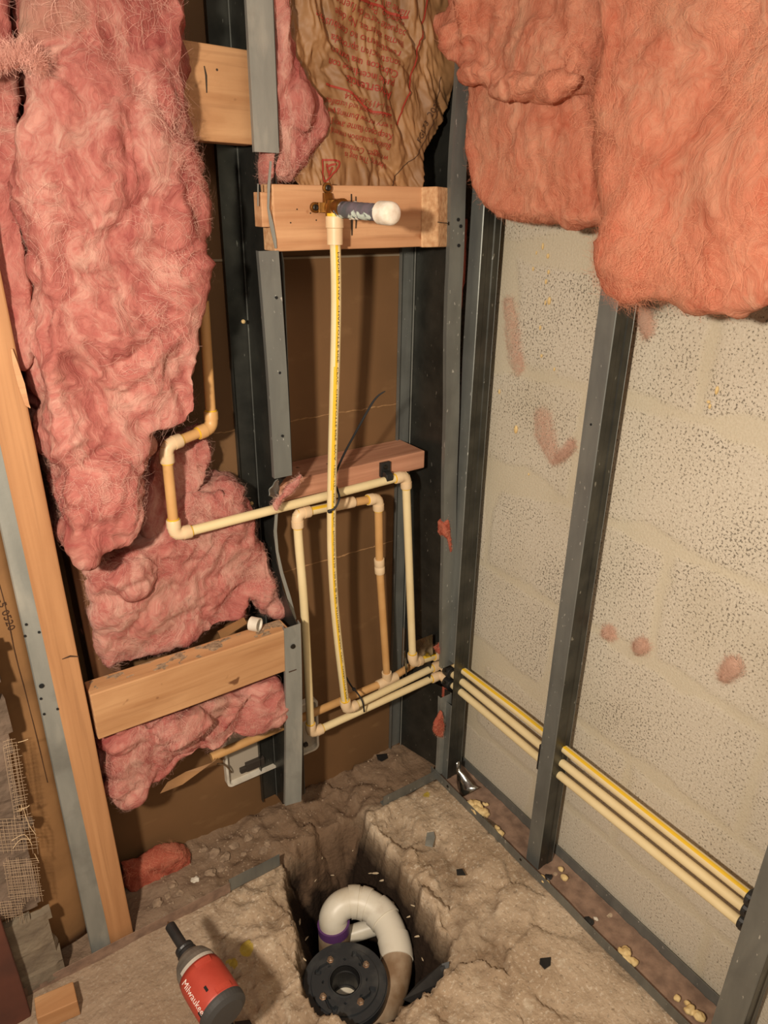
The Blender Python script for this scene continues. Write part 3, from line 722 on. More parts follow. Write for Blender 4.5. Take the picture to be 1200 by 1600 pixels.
# brass elbow with ears, galvanized nipple, white cap
br = empty('brass_elbow', (.56, .97, 1.21), 'brass drop-ear elbow screwed to the light blocking board', 'pipe fitting')
cb = at(522, 327, 1, .958)
mb = MB(); lathe(mb, cb+Vector((0, 0, -.016)), (0, 0, 1), [(0, .0125), (.012, .0125), (.020, .0115), (.028, .0095), (.030, .004)], 20)
lathe(mb, cb+Vector((0, .012, .002)), (.10, -1, .0), [(0, .0095), (.012, .0115), (.030, .0128), (.032, .0128)], 20); mb.build('body', brass, br, smooth=True)
mb = MB()
for dx, dz in ((-.021, 0), (.0, .026)):
    c = Vector((cb.x+dx, .9765, cb.z+dz+.002)); lathe(mb, c+Vector((0, .0025, 0)), (0, -1, 0), [(0, .0072), (.004, .0072), (.0045, .0066)], 18)
    d = Vector((cb.x, .9765, cb.z+.002))-c; p = c+d*.25; q = c+d
    s_ = Vector((d.z, 0, -d.x)).normalized()*.0068
    hexa(mb, [p-s_+Vector((0, .0025, 0)), q-s_+Vector((0, .0025, 0)), q+s_+Vector((0, .0025, 0)), p+s_+Vector((0, .0025, 0)), p-s_+Vector((0, -.002, 0)), q-s_+Vector((0, -.008, 0)), q+s_+Vector((0, -.008, 0)), p+s_+Vector((0, -.002, 0))])
mb.build('mounting_ear', brass, br, bev=.0006)
for dx, dz in ((-.021, 0), (.0, .026)): mb = MB(); lathe(mb, (cb.x+dx, .975, cb.z+dz+.002), (0, -1, 0), [(0, .0042), (.002, .0042), (.0028, .0032), (.0022, .001)], 14); mb.build('screw', screw_m, br)
n0 = cb+Vector((.003, -.012, .0)); n1 = at(603, 333, 1, .845)
stb = empty('capped_pipe', n0, 'grey paint-smeared pipe stub with a round white cap, sticking out towards the room', 'pipe stub')
nd = (n1-n0).normalized(); nl = (n1-n0).length
mb = MB(); pts = []; K = 40; rads = []
for i in range(K+1): pts.append(n0+nd*nl*i/K); rads.append(.0112+.0006*noise.noise(Vector((i*.6, 0, 0)))+(.0012 if i < 3 else 0))
tube(mb, pts, rads, 28); mb.build('nipple', nipple, stb, smooth=True)
mb = MB(); lathe(mb, n1-nd*.012, nd, [(0, .0135), (.001, .0148), (.010, .0150), (.020, .0150), (.026, .0140), (.029, .011), (.030, .005)], 30); mb.build('cap', whitecap, stb, smooth=True)
mb = MB(); pts = spline([n0+nd*.025+Vector((.004*math.cos(a), 0, .0125*math.sin(a))) for a in (3, 3.6, 4.2, 4.8, 5.4)], 4)
for i in range(9):
    a = rnd.uniform(0, 6.28); d = rnd.uniform(.02, .05); sd_ = nd.orthogonal().normalized(); s2 = nd.cross(sd_)
    lathe(mb, n0+nd*d+(sd_*math.cos(a)+s2*math.sin(a))*.0105, sd_*math.cos(a)+s2*math.sin(a), [(0, rnd.uniform(.002, .005)), (.0012, .003), (.002, .001)], 7)
mb.build('sealant', white_p, stb, smooth=True)

# black strap on the flat blocking
sp = at(605, 745, 1, 1.028); dB = (B4-B3).normalized()
ps = empty('pipe_strap', sp, 'black plastic pipe strap screwed to the flat blocking board', 'pipe strap')
mb = MB(); tube(mb, [sp-dB*.0075, sp-dB*.007, sp+dB*.007, sp+dB*.0075], [RP+.001, RP+.0028, RP+.0028, RP+.001], 20)
c1 = at(601, 731, 1, 1.0385); box(mb, (c1.x-.011, 1.034, c1.z-.016), (c1.x+.011, 1.041, c1.z+.012)); mb.build('clip', black, ps, bev=.0008)
mb = MB(); lathe(mb, (c1.x-.001, 1.034, c1.z+.003), (0, -1, 0), [(0, .0045), (.002, .004), (.0025, .0015)], 12); mb.build('screw', screw_m, ps)
# clamps at the corner and at the right edge
def clampblk(p, d, label, mlab, r=.0155):
    o_ = empty('pipe_clamp', p, label, 'pipe clamp'); mb = MB(); d = Vector(d)
    tube(mb, [p-d*.011, p-d*.0095, p+d*.0095, p+d*.011], [RP+.001, r-.002, r-.002, RP+.001], 18)
    box(mb, (p.x-.005, p.y-.009, p.z-.016), (p.x+.012, p.y+.009, p.z+.012)); mb.build('clamp_body', black, o_, bev=.001)
    mb = MB(); lathe(mb, p+Vector((-.012, 0, .006)), (-1, 0, .3), [(0, .0035), (.003, .003), (.0035, .001)], 10); mb.build('screw', screw_m, o_)
clampblk(Vector((XT-.003, 1.004, .276)), (0, 1, 0), 'upper of two black pipe clamps stacked beside the corner fittings', '')
clampblk(Vector((XT-.005, 1.000, .247)), (0, 1, 0), 'lower of two black pipe clamps stacked beside the corner fittings', '')
for z_, lb in ((.303, 'top black clamp where the three pipes meet the right edge stud'), (.279, 'middle black clamp where the three pipes meet the right edge stud'), (.252, 'bottom black clamp where the three pipes meet the right edge stud')):
    clampblk(Vector((XT, .293, z_)), (0, 1, 0), lb, '', .015)
mb = MB(); p = Vector((.858, .708, .262)); box(mb, (p.x-.004, p.y-.004, p.z-.03), (p.x+.008, p.y+.004, p.z+.03)); tag(mb.build('pipe_clamp', black, bev=.001), 'thin black clamp edge beside the middle wall stud, holding the pipes', 'pipe clamp')
# cable ties
def tie(path, w_, label, headp=None):
    e_ = empty('cable_tie', path[0], label, 'cable tie'); mb = MB()
    tube(mb, path, w_, 8); mb.build('strap', blackm, e_, smooth=True)
    mb = MB(); p = Vector(headp); box(mb, p-Vector((.003, .003, .0025)), p+Vector((.003, .003, .0025))); mb.build('head', blackm, e_, bev=.0005); return e_
T = spline([at(513, 799, 1, .975), at(524, 793, 1, .970), at(530, 778, 1, .975), at(527, 765, 1, 1.0), at(523, 748, 1, 1.008), at(535, 715, 1, .98), at(560, 668, 1, .955), at(585, 625, 1, .94), at(602, 611, 1, .93)], 6)
tie(T, [.0019]*(len(T)-8)+[.0018, .0017, .0016, .0015, .0013, .0012, .001, .0006], 'black cable tie with a long free tail, tying the upright pipe to the loop', at(515, 799, 1, .976))
T = spline([at(541, 1058, 1, 1.062), at(549, 1072, 1, 1.045), at(560, 1085, 1, 1.02), at(567, 1098, 1, 1.004), at(569, 1112, 1, 1.012)], 6)
tie(T, .0018, 'short black cable tie around the lower pipes, right of the upright pipe foot', at(553, 1077, 1, 1.03))

# ring cut from a pipe on the dusty blocking
rc = at(403, 985, 2, .543); rc = Vector((rc.x, 1.004, .543)); mb = MB(); R_, H_ = .0125, .017
ax = Vector((.62, -.78, .0)).normalized(); c = rc+Vector((-.004, .0, R_+.001))-ax*H_/2
lathe(mb, c, ax, [(0, R_*.82), (0, R_), (H_, R_), (H_, R_*.82), (.001, R_*.80)], 28)
tag(mb.build('pipe_ring', white_p), 'grey white ring of cut pipe resting on the dusty blocking', 'pipe ring')

# white recessed box behind the stud
jb = empty('outlet_box', (.48, YB, .17), 'white plastic outlet box set in the drywall behind the stud foot', 'outlet box')
mb = MB(); X0, X1, Z0b, Z1b = .375, .594, .104, .245
def rrect(x0, x1, z0, z1, r, n=5):
    out = []
    for cx, cz, a0 in ((x1-r, z1-r, 0), (x0+r, z1-r, 90), (x0+r, z0+r, 180), (x1-r, z0+r, 270)):
        for k in range(n+1):
            a = math.radians(a0+90*k/n); out.append((cx+r*math.cos(a), cz+r*math.sin(a)))
    return out
o1 = rrect(X0, X1, Z0b, Z1b, .012); i1 = rrect(X0+.005, X1-.005, Z0b+.005, Z1b-.005, .009); n = len(o1)
V = [(x, YB-.014, z) for x, z in o1]+[(x, YB-.014, z) for x, z in i1]+[(x, YB, z) for x, z in o1]+[(x, YB-.001, z) for x, z in i1]
Fc = []
for i in range(n):
    j = (i+1) % n; Fc += [(i, j, n+j, n+i), (j, i, 2*n+i, 2*n+j), (n+i, n+j, 3*n+j, 3*n+i)]
mb.add(V, Fc); mb.build('rim', white_p, jb)
mb = MB(); slab(mb, [(x, YB-.0015, z) for x, z in i1], .001, (0, 1, 0)); mb.build('back_plate', mat('box_back', lin(176, 164, 146), rough=.6), jb)
for (px, py, sx, sz, my) in ((402, 1192, .026, .010, .012), (384, 1202, .012, .006, .010), (470, 1165, .010, .004, .010), (479, 1164, .006, .004, .01)):
    c = at(px, py, 1, YB-.008); mb = MB(); box(mb, (c.x-sx, YB-my, c.z-sz), (c.x+sx*.6, YB-.002, c.z+sz)); mb.build('bracket', MATS.get('bracket_dark') or mat('bracket_dark', lin(56, 48, 40), rough=.7), jb, bev=.001)
mb = MB(); tube(mb, spline([at(340, 1193, 1, 1.10), at(352, 1196, 1, 1.105), at(359, 1203, 1, 1.11), at(362, 1207, 1, 1.12)], 4), .0016, 8); mb.build('wire', mat('wire_sheath', lin(120, 96, 70), rough=.6), jb, smooth=True)

# ------------------------------------------------------------------ pink wool batts
def wool(name, deep, mid, pale, dust=None):
    m = bpy.data.materials.new(name); m.use_nodes = True; nt = m.node_tree; N = nt.nodes; L = nt.links; b = N['Principled BSDF']
    b.inputs['Roughness'].default_value = 1; b.inputs['Specular IOR Level'].default_value = .02
    b.inputs['Subsurface Weight'].default_value = .12; b.inputs['Subsurface Radius'].default_value = (1, .4, .3); b.inputs['Subsurface Scale'].default_value = .010
    tc = N.new('ShaderNodeTexCoord'); P = tc.outputs['Object']
    def warp(src, sc, k):
        n = N.new('ShaderNodeTexNoise'); n.inputs['Scale'].default_value = sc; n.inputs['Detail'].default_value = 3; L.new(src, n.inputs[0])
        v = N.new('ShaderNodeVectorMath'); v.operation = 'MULTIPLY_ADD'; L.new(n.outputs['Color'], v.inputs[0]); v.inputs[1].default_value = (k,)*3; L.new(src, v.inputs[2]); return v.outputs[0]
    W1 = warp(P, 5, .22); W2 = warp(W1, 18, .05)
    def nz(src, scale, detail, rough=.6):
        mp = N.new('ShaderNodeMapping'); mp.inputs['Scale'].default_value = scale; L.new(src, mp.inputs[0])
        n = N.new('ShaderNodeTexNoise'); n.inputs['Scale'].default_value = 1; n.inputs['Detail'].default_value = detail; n.inputs['Roughness'].default_value = rough; L.new(mp.outputs[0], n.inputs[0]); return n.outputs[0]
    a = nz(W2, (26, 26, 9), 9, .65); h = nz(W2, (150, 150, 40), 8, .7); g = nz(P, (4, 4, 4), 3)
    def mth(op, x, y):
        n = N.new('ShaderNodeMath'); n.operation = op
        for i_, v_ in enumerate((x, y)):
            if isinstance(v_, float): n.inputs[i_].default_value = v_
            else: L.new(v_, n.inputs[i_])
        return n.outputs[0]
    f = mth('ADD', mth('ADD', mth('MULTIPLY', a, .55), mth('MULTIPLY', h, .25)), mth('MULTIPLY', g, .20))
    rp = N.new('ShaderNodeValToRGB'); e = rp.color_ramp.elements; e[0].position = .38; e[0].color = deep; e[1].position = .64; e[1].color = pale; q = e.new(.49); q.color = mid
    L.new(f, rp.inputs[0]); col_ = rp.outputs[0]
    if dust:
        d = nz(W1, (7, 7, 7), 6); mr = N.new('ShaderNodeMapRange'); mr.inputs[1].default_value = .54; mr.inputs[2].default_value = .72; mr.inputs[4].default_value = .65; L.new(d, mr.inputs[0])
        mx = N.new('ShaderNodeMix'); mx.data_type = 'RGBA'; L.new(mr.outputs[0], mx.inputs[0]); L.new(col_, mx.inputs[6]); mx.inputs[7].default_value = dust; col_ = mx.outputs[2]
    L.new(col_, b.inputs['Base Color'])
    bp = N.new('ShaderNodeBump'); bp.inputs['Strength'].default_value = .9; bp.inputs['Distance'].default_value = .006
    L.new(mth('ADD', mth('MULTIPLY', h, .6), a), bp.inputs['Height']); L.new(bp.outputs[0], b.inputs['Normal'])
    return m
wool_l = wool('wool_rose', lin(150, 76, 72), lin(178, 110, 100), lin(208, 162, 146), lin(168, 138, 118))
wool_r = wool('wool_coral', lin(186, 104, 80), lin(200, 128, 102), lin(212, 158, 130), lin(190, 150, 122))
wool_d = wool('wool_deep', lin(140, 64, 50), lin(168, 88, 70), lin(190, 118, 96))
fib_l = mat('fibre_rose', lin(216, 168, 152), rough=.8, spec=.2); fib_r = mat('fibre_coral', lin(222, 152, 120), rough=.8, spec=.2)


def batt(name, outline, ax, front, back, label, cat, wm, fm, seed=0, amp=(.014, .009, .003), voxel=.004, fibres=1500, extra=(), group=None, smooth=14, flen=.028, parent=None, front_fn=None, inset=.010, only_fibres=False):
    """outline: pixels read on the front plane; solid prism -> voxel remesh -> noise relief + loose fibres"""
    P = [at(x, y, ax, front) for x, y in outline]
    bm = bmesh.new()
    c = sum(P, Vector())/len(P)
    def layer(v, ins):
        out = []
        n = len(P)
        for i, p in enumerate(P):
            a = (P[i]-P[i-1]).normalized(); b = (P[(i+1) % n]-p).normalized(); t = (a+b).normalized() if (a+b).length > 1e-6 else b
            nn = Vector((0, 0, 0)); axis = Vector((1, 0, 0)) if ax == 0 else Vector((0, 1, 0)); nn = axis.cross(t)
            q = p + nn*ins*sgn; q[ax] = v; out.append(bm.verts.new(q))
        return out
    area2 = 0; o1_, o2_ = (1, 2) if ax == 0 else (0, 2)
    for i in range(len(P)): a, b = P[i], P[(i+1) % len(P)]; area2 += a[o1_]*b[o2_]-b[o1_]*a[o2_]
    sgn = (1 if area2 > 0 else -1)*(1 if ax == 0 else -1)
    mid = front+(back-front)*.35
    L0 = layer(front, inset); L1 = layer(mid, 0); L2 = layer(back, 0)
    n = len(P)
    for A, B in ((L0, L1), (L1, L2)):
        for i in range(n): j = (i+1) % n; bm.faces.new((A[i], A[j], B[j], B[i]))
    f1 = bm.faces.new(L0); f2 = bm.faces.new(L2[::-1]); bmesh.ops.triangulate(bm, faces=[f1, f2])
    for (cx, rr) in extra:
        mtx = Matrix.Translation(Vector(cx)) @ Matrix.Diagonal((*rr, 1)); bmesh.ops.create_icosphere(bm, subdivisions=3, radius=1, matrix=mtx)
    bmesh.ops.recalc_face_normals(bm, faces=bm.faces)
    me = bpy.data.meshes.new('tmp'); bm.to_mesh(me); bm.free()
    ob = bpy.data.objects.new('tmp', me); COL.objects.link(ob)
    r = ob.modifiers.new('r', 'REMESH'); r.mode = 'VOXEL'; r.voxel_size = voxel
    s = ob.modifiers.new('s', 'SMOOTH'); s.iterations = smooth; s.factor = .5
    bpy.context.view_layer.update()
    em = bpy.data.meshes.new_from_object(ob.evaluated_get(bpy.context.evaluated_depsgraph_get()))
    bpy.data.objects.remove(ob); bpy.data.meshes.remove(me)
    nv = len(em.vertices); co = np.empty(nv*3); em.vertices.foreach_get('co', co); co = co.reshape(-1, 3)
    no = np.empty(nv*3); em.vertices.foreach_get('normal', no); no = no.reshape(-1, 3)
    new = co.copy(); sv = Vector((seed*3.7, seed*1.3, seed*2.1))
    for i in range(nv):
        p = Vector(co[i]); q = p+nvec(p*14+sv)*.028
        d = amp[0]*noise.noise(p*8+sv) + amp[1]*(.5-1.9*max(0, .45-abs(noise.noise(q*13+sv)))) + amp[1]*.5*(.3-abs(noise.noise(q*31+sv))*1.4) + amp[2]*.8*noise.noise(q*75+sv) + amp[2]*.4*noise.noise(p*160+sv)
        new[i] += no[i]*d
    # random tufts of fibre lying over the surface
    V = new.tolist(); faces = [tuple(p.vertices) for p in em.polygons]; nf0 = len(faces)
    R = random.Random(seed+11); mi = [0]*nf0
    camdir = Vector((0, -1, 0)) if ax == 1 else Vector((-1, 0, 0))
    fibres = int(fibres*4); cand = [i for i in range(nv) if Vector(no[i]).dot(camdir) > -.35]
    for _ in range(fibres):
        i = R.choice(cand); p = Vector(new[i])
        if not only_fibres and noise.noise(p*7+sv)+noise.noise(p*19)*.5 < R.uniform(-.25, .35): continue
        nn = Vector(no[i]); d = nvec(p*10+sv*2)+Vector((R.gauss(0, .35), R.gauss(0, .35), R.gauss(0, .35))); d = (d-nn*d.dot(nn))
        if d.length < 1e-4: continue
        d.normalize(); L_ = R.uniform(.3, 1)*flen; wd = R.uniform(.00005, .00011); k = 7; cur = R.gauss(0, 45); base = len(V); lift = R.uniform(.0005, .003); sd_ = nn.cross(d)
        pos = p.copy(); dd = d.copy()
        for s_ in range(k):
            t = s_/(k-1); q = pos+nn*(lift*math.sin(math.pi*t)+.0006); V.append(tuple(q-sd_*wd)); V.append(tuple(q+sd_*wd))
            dd = (dd+sd_*cur*L_/k).normalized(); pos = pos+dd*(L_/k); sd_ = nn.cross(dd).normalized()
        for s_ in range(k-1): faces.append((base+2*s_, base+2*s_+1, base+2*s_+3, base+2*s_+2)); mi.append(1)
    bpy.data.meshes.remove(em)
    if only_fibres:
        V = V[nv:]; faces = [tuple(k-nv for k in f) for f in faces[nf0:]]; mi = mi[nf0:]
    mb = MB(); mb.v = V; mb.f = faces; mb.m = mi
    o = mb.build(name, [wm, fm], parent, smooth=True)
    if label: tag(o, label, cat, group)
    return o
IN = 'insulation'
# left side
batt('insulation_batt', [(-260, -200), (12, -200), (38, 120), (42, 300), (52, 400), (62, 440), (64, 520), (58, 562), (40, 590), (-10, 540), (-60, 470), (-260, 200)], 1, 1.0, 1.12,
     'pink wool batt left of the long seam, cut off by the photo edge', IN, wool_l, fib_l, 1, fibres=1500)
batt('insulation_tuft', [(48, 575), (75, 560), (100, 640), (104, 735), (84, 748), (72, 715), (58, 650)], 1, 1.02, 1.10, 'small pink wool bulge squeezed between the timber post and the tall batt', IN, wool_l, fib_l, 2, fibres=400, inset=.004)
batt('insulation_batt', [(30, -200), (290, -200), (311, 60), (318, 180), (323, 330), (327, 430), (322, 540), (322, 610), (326, 650), (300, 672), (252, 690), (240, 730), (236, 790), (228, 838), (212, 862), (165, 872), (128, 888), (112, 860), (98, 760), (78, 700), (62, 620), (66, 480), (52, 400), (44, 260)], 1, .955, 1.12,
     'tall pink wool batt hanging left of the pipes, hairy pale streaks down its face', IN, wool_l, fib_l, 3, amp=(.026, .014, .004), fibres=6500, flen=.04, inset=.014,
     extra=[(at(178, 770, 1, .97), (.045, .03, .075)), (at(200, 560, 1, .975), (.08, .035, .11)), (at(250, 250, 1, .98), (.05, .04, .14)), (at(120, 200, 1, .98), (.06, .035, .16))])
batt('insulation_batt', [(238, 700), (330, 668), (338, 700), (330, 745), (300, 790), (290, 830), (240, 850), (225, 800)], 1, 1.06, 1.12, 'pink wool piece seen through the square bend of the upper pipe', IN, wool_l, fib_l, 4, fibres=700, inset=.006)
batt('insulation_batt', [(132, 885), (220, 855), (262, 800), (300, 775), (345, 775), (360, 758), (384, 765), (386, 795), (405, 820), (408, 850), (430, 862), (437, 905), (447, 958), (425, 968), (392, 938), (385, 972), (330, 992), (255, 1022), (165, 1062), (150, 1010), (140, 950), (128, 915)], 1, 1.045, 1.12,
     'crumpled pink wool batt sitting on the knotty blocking', IN, wool_l, fib_l, 5, amp=(.020, .012, .004), fibres=2600,
     extra=[(at(205, 900, 1, 1.05), (.035, .03, .03)), (at(415, 915, 1, 1.05), (.022, .02, .035))])
batt('insulation_batt', [(172, 1165), (182, 1140), (260, 1130), (330, 1100), (400, 1078), (442, 1060), (448, 1095), (440, 1128), (400, 1150), (362, 1165), (338, 1186), (290, 1198), (258, 1225), (225, 1250), (195, 1266), (176, 1250), (168, 1205)], 1, .990, 1.09,
     'drooping pink wool roll tucked under the knotty blocking', IN, wool_l, fib_l, 6, amp=(.020, .014, .004), fibres=2200, extra=[(at(290, 1140, 1, .99), (.05, .03, .035))])
batt('insulation_batt', [(400, -220), (445, -220), (448, -10), (462, 50), (478, 100), (500, 130), (516, 150), (520, 180), (514, 215), (496, 240), (478, 262), (462, 288), (428, 286), (424, 230), (436, 180), (430, 100), (420, 20)], 1, .992, 1.04,
     'torn pink wool strip beside the upper flange, in front of the printed paper', IN, wool_l, fib_l, 7, amp=(.010, .010, .004), fibres=900, inset=.008, smooth=8, voxel=.004,
     extra=[(at(470, 170, 1, .99), (.020, .014, .028)), (at(445, 60, 1, .99), (.012, .012, .04))])
batt('insulation_tuft', [(-60, 55), (10, 70), (30, 62), (55, 72), (72, 100), (66, 112), (40, 92), (20, 100), (-60, 120)], 1, .935, .955, 'pale frayed wool tuft hanging over the long seam at the upper left', IN, wool('wool_pale', lin(196, 130, 116), lin(210, 156, 140), lin(224, 190, 172)), mat('fibre_pale', lin(230, 176, 160), rough=.9, spec=.1), 31, amp=(.010, .010, .004), voxel=.003, fibres=1500, smooth=5, inset=.004, flen=.03, only_fibres=True)
# right side, over the block wall
batt('insulation_batt', [(722, 120), (905, 120), (925, 250), (930, 350), (880, 352), (850, 344), (800, 350), (762, 340), (740, 322), (728, 290), (716, 220)], 0, .795, .842,
     'orange pink wool batt hanging under the folded one, above the first bay of blocks', IN, wool_r, fib_r, 8, amp=(.008, .006, .003), fibres=1700, smooth=20)
batt('insulation_batt', [(690, -240), (905, -240), (915, 30), (908, 100), (900, 135), (860, 150), (800, 158), (750, 142), (715, 118), (690, 80), (668, 45), (680, 25), (705, 10)], 0, .775, .825,
     'folded orange pink wool batt with a thick fuzzy lip, top middle of the photo', IN, wool_r, fib_r, 9, amp=(.012, .010, .004), fibres=2200, smooth=10,
     extra=[(at(740, 115, 0, .775), (.016, .035, .020)), (at(800, 138, 0, .77), (.018, .05, .016)), (at(870, 130, 0, .77), (.016, .04, .016)), (at(705, 60, 0, .775), (.016, .020, .03)), (at(725, 20, 0, .77), (.012, .012, .04))])
batt('insulation_batt', [(910, -240), (1520, -240), (1520, 520), (1320, 485), (1200, 470), (1100, 462), (1030, 466), (985, 468), (950, 440), (930, 405), (925, 330), (912, 230), (905, 150), (915, 60)], 0, .755, .835,
     'largest orange pink wool batt, filling the top right corner over the blocks', IN, wool_r, fib_r, 10, amp=(.020, .008, .003), voxel=.006, fibres=6500, smooth=26, flen=.045, inset=.02,
     extra=[(at(1100, 420, 0, .77), (.03, .12, .05)), (at(1000, 380, 0, .77), (.03, .06, .08))])
# scraps
batt('insulation_scrap', [(195, 1365), (225, 1362), (255, 1340), (285, 1335), (302, 1345), (300, 1362), (270, 1378), (240, 1396), (205, 1398), (198, 1388)], 1, 1.075, 1.11, 'flat orange wool scrap lying on the cavity floor behind the timber post', IN, wool_d, fib_r, 12, amp=(.006, .006, .003), voxel=.003, fibres=260, smooth=6, inset=.004)
batt('insulation_scrap', [(693, 820), (702, 812), (706, 832), (709, 862), (704, 866), (700, 845), (693, 836)], 1, .975, .995, 'small orange wool tuft caught in the corner gap halfway up', IN, wool_d, fib_r, 13, amp=(.003, .003, .002), voxel=.002, fibres=60, smooth=3, inset=.001, flen=.012)
batt('insulation_scrap', [(688, 1118), (692, 1112), (695, 1140), (692, 1153), (686, 1152), (679, 1146), (681, 1134)], 1, .968, .978, 'small orange wool tuft stuck on the corner studs below the pipes', IN, wool_d, fib_r, 14, amp=(.003, .003, .002), voxel=.002, fibres=60, smooth=3, inset=.001, flen=.012)
batt('insulation_scrap', [(682, 1016), (694, 1008), (697, 1020), (694, 1026), (686, 1024)], 1, .985, 1.0, 'small wool tuft just above the corner pipe elbows', IN, wool_d, fib_r, 15, amp=(.003, .003, .002), voxel=.002, fibres=40, smooth=3, inset=.001, flen=.012)
batt('insulation_strip', [(726, 340), (734, 340), (728, 440), (722, 460), (716, 560), (712, 700), (705, 815), (700, 812), (707, 700), (712, 560), (717, 460), (720, 420)], 1, 1.0, 1.012, 'long thin rust coloured wool strip showing in the gap between the corner studs', IN, wool_d, fib_r, 16, amp=(.002, .002, .001), voxel=.003, fibres=60, smooth=3, inset=.001, flen=.012)
batt('insulation_strip', [(694, 1075), (701, 1078), (699, 1130), (693, 1128)], 1, 1.0, 1.01, 'short dark wool strip in the corner gap under the pipe elbows', IN, wool_d, fib_r, 17, amp=(.002, .002, .001), voxel=.003, fibres=20, smooth=3, inset=.001, flen=.012)
batt('insulation_wisp', [(433, 800), (429, 792), (432, 782), (443, 774), (450, 762), (462, 752), (472, 741), (468, 758), (455, 772), (442, 780), (437, 790)], 1, .985, .992, 'pale pink wool wisp draped over the upper pipe at the cut flange end', IN, wool_l, fib_l, 18, amp=(.002, .002, .001), voxel=.0016, fibres=120, smooth=2, inset=.001, flen=.015)
fib_w = mat('fibre_dusty', lin(216, 178, 156), rough=.9, spec=.1)
def wisp(outl, label, seed, wm=wool_r, xf=.909):
    batt('wool_wisp', outl, 0, xf, XB-.0005, label, IN, wm, fib_w, seed, amp=(.003, .003, .002), voxel=.003, fibres=420, smooth=4, inset=.002, flen=.022, only_fibres=True)
wool_t = wool('wool_dusty', lin(172, 132, 112), lin(186, 148, 128), lin(196, 170, 148))
wisp([(788, 470), (800, 466), (806, 500), (808, 540), (815, 575), (805, 590), (795, 570), (792, 530)], 'narrow dusty wool streak stuck to the upper blocks in the first bay', 21, wool_t)
wisp([(838, 645), (850, 640), (858, 660), (866, 690), (872, 722), (862, 725), (850, 705), (838, 680)], 'dusty wool blob stuck to the blocks in the first bay, beside the middle wall stud', 22, wool_t)
wisp([(868, 716), (885, 700), (895, 688), (898, 700), (885, 714), (872, 724)], 'slanting wool wisp stuck to the blocks just left of the middle wall stud', 23, wool_t)
wisp([(1128, 1048), (1142, 1030), (1156, 1034), (1160, 1052), (1140, 1068), (1122, 1066)], 'dusty pink wool puff stuck to the blocks above the pipes in the wide bay', 24, wool_t)
wisp([(998, 468), (1012, 470), (1018, 500), (1010, 530), (1000, 515), (996, 490)], 'dusty wool wisp dangling from the largest batt beside the middle wall stud', 25, wool_t)
wisp([(940, 985), (950, 980), (958, 992), (950, 1000), (942, 996)], 'tiny wool fleck on the blocks right of the middle wall stud, upper one', 26, wool_t)
wisp([(990, 1010), (1004, 1002), (1012, 1014), (1002, 1026), (992, 1022)], 'tiny wool fleck on the blocks right of the middle wall stud, lower one', 27, wool_t)

# ------------------------------------------------------------------ printed kraft paper at the top
bag_out = [(440, -220), (700, -220), (705, -80), (716, 60), (712, 150), (690, 200), (664, 240), (655, 300), (470, 300), (440, 260), (448, 120)]
def bag_y(x, z):
    p = Vector((x*11, 0, z*11)); q = p+nvec(p*.9)*.8
    p = Vector((x*15+z*5, 0, z*7)); q = p+nvec(p*.8)*.5
    y = 1.008 + .016*abs(noise.noise(q*.8+Vector((4, 0, 2)))) - .019*abs(noise.noise(q*1.5+Vector((1, 5, 0)))) + .010*abs(noise.noise(q*3.1)) - .006*abs(noise.noise(q*5.3+Vector((2, 2, 7)))) + .0015*noise.noise(q*14)
    y += .010*max(0, (x-.70)/.1)
    return y
bw = [at(x, y, 1, 1.015) for x, y in bag_out]
BA = np.array([(p.x, p.z) for p in bw])
x0, x1 = BA[:, 0].min(), BA[:, 0].max(); z0, z1 = BA[:, 1].min(), BA[:, 1].max()
def inside(x, z):
    c = False; n = len(BA)
    for i in range(n):
        ax_, az = BA[i]; bx, bz = BA[(i+1) % n]
        if (az > z) != (bz > z) and x < (bx-ax_)*(z-az)/(bz-az)+ax_: c = not c
    return c
mb = MB(); nxg, nzg = 190, 230; idx = {}; V = []; Fc = []
for j in range(nzg+1):
    for i in range(nxg+1):
        x = x0+(x1-x0)*i/nxg; z = z0+(z1-z0)*j/nzg
        if inside(x, z): idx[(i, j)] = len(V); V.append((x, bag_y(x, z), z))
for j in range(nzg):
    for i in range(nxg):
        k = [(i, j), (i+1, j), (i+1, j+1), (i, j+1)]
        if all(q in idx for q in k): Fc.append(tuple(idx[q] for q in k))
mb.add(V, Fc)
bag = mb.build('kraft_facing', kraft_l, smooth=True); bag.modifiers.new('s', 'SOLIDIFY').thickness = .0006
tag(bag, 'crumpled brown kraft paper facing printed with red upside-down writing', 'kraft paper')
def bag_pt(px, py, off=.0014):
    p = at(px, py, 1, 1.015); return Vector((p.x, bag_y(p.x, p.z)-off-.0004, p.z))
def bag_text(txt, px, py, size_px, ang, m_=ink_red, squeeze=.9, bold=0, name='printed_text'):
    """text set on the paper: reading direction given by ang (degrees in the picture plane, 180 = upside down)"""
    vs, fs = text_mesh(txt, 1.0); a = math.radians(ang); ca, sa = math.cos(a), math.sin(a); o_ = at(px, py, 1, 1.015); k = size_px*.00107
    def mp(v, dx=0):
        x = (v.x+dx)*k*squeeze; y = v.y*k; X = o_.x+x*ca-y*sa; Z = o_.z+x*sa+y*ca; return (X, bag_y(X, Z)-.0019, Z)
    for d in ((0, .03) if bold else (0,)): TXT.setdefault((name, m_.name), MB()).add([mp(v, d) for v in vs], fs)
TXT = {}
lines = [(600, 112+150, 11, 'Warning: This bag is'), (606, 236, 11, 'we suggest. Combustible'), (624, 218, 11, 'Building insulation material specify'), (640, 203, 12, 'Keep open flame away from'), (650, 188, 11, 'a very narrow burning part'), (652, 174, 10, 'Use facing rated and installed'), (655, 160, 11, 'call 1-419-248-8234')]
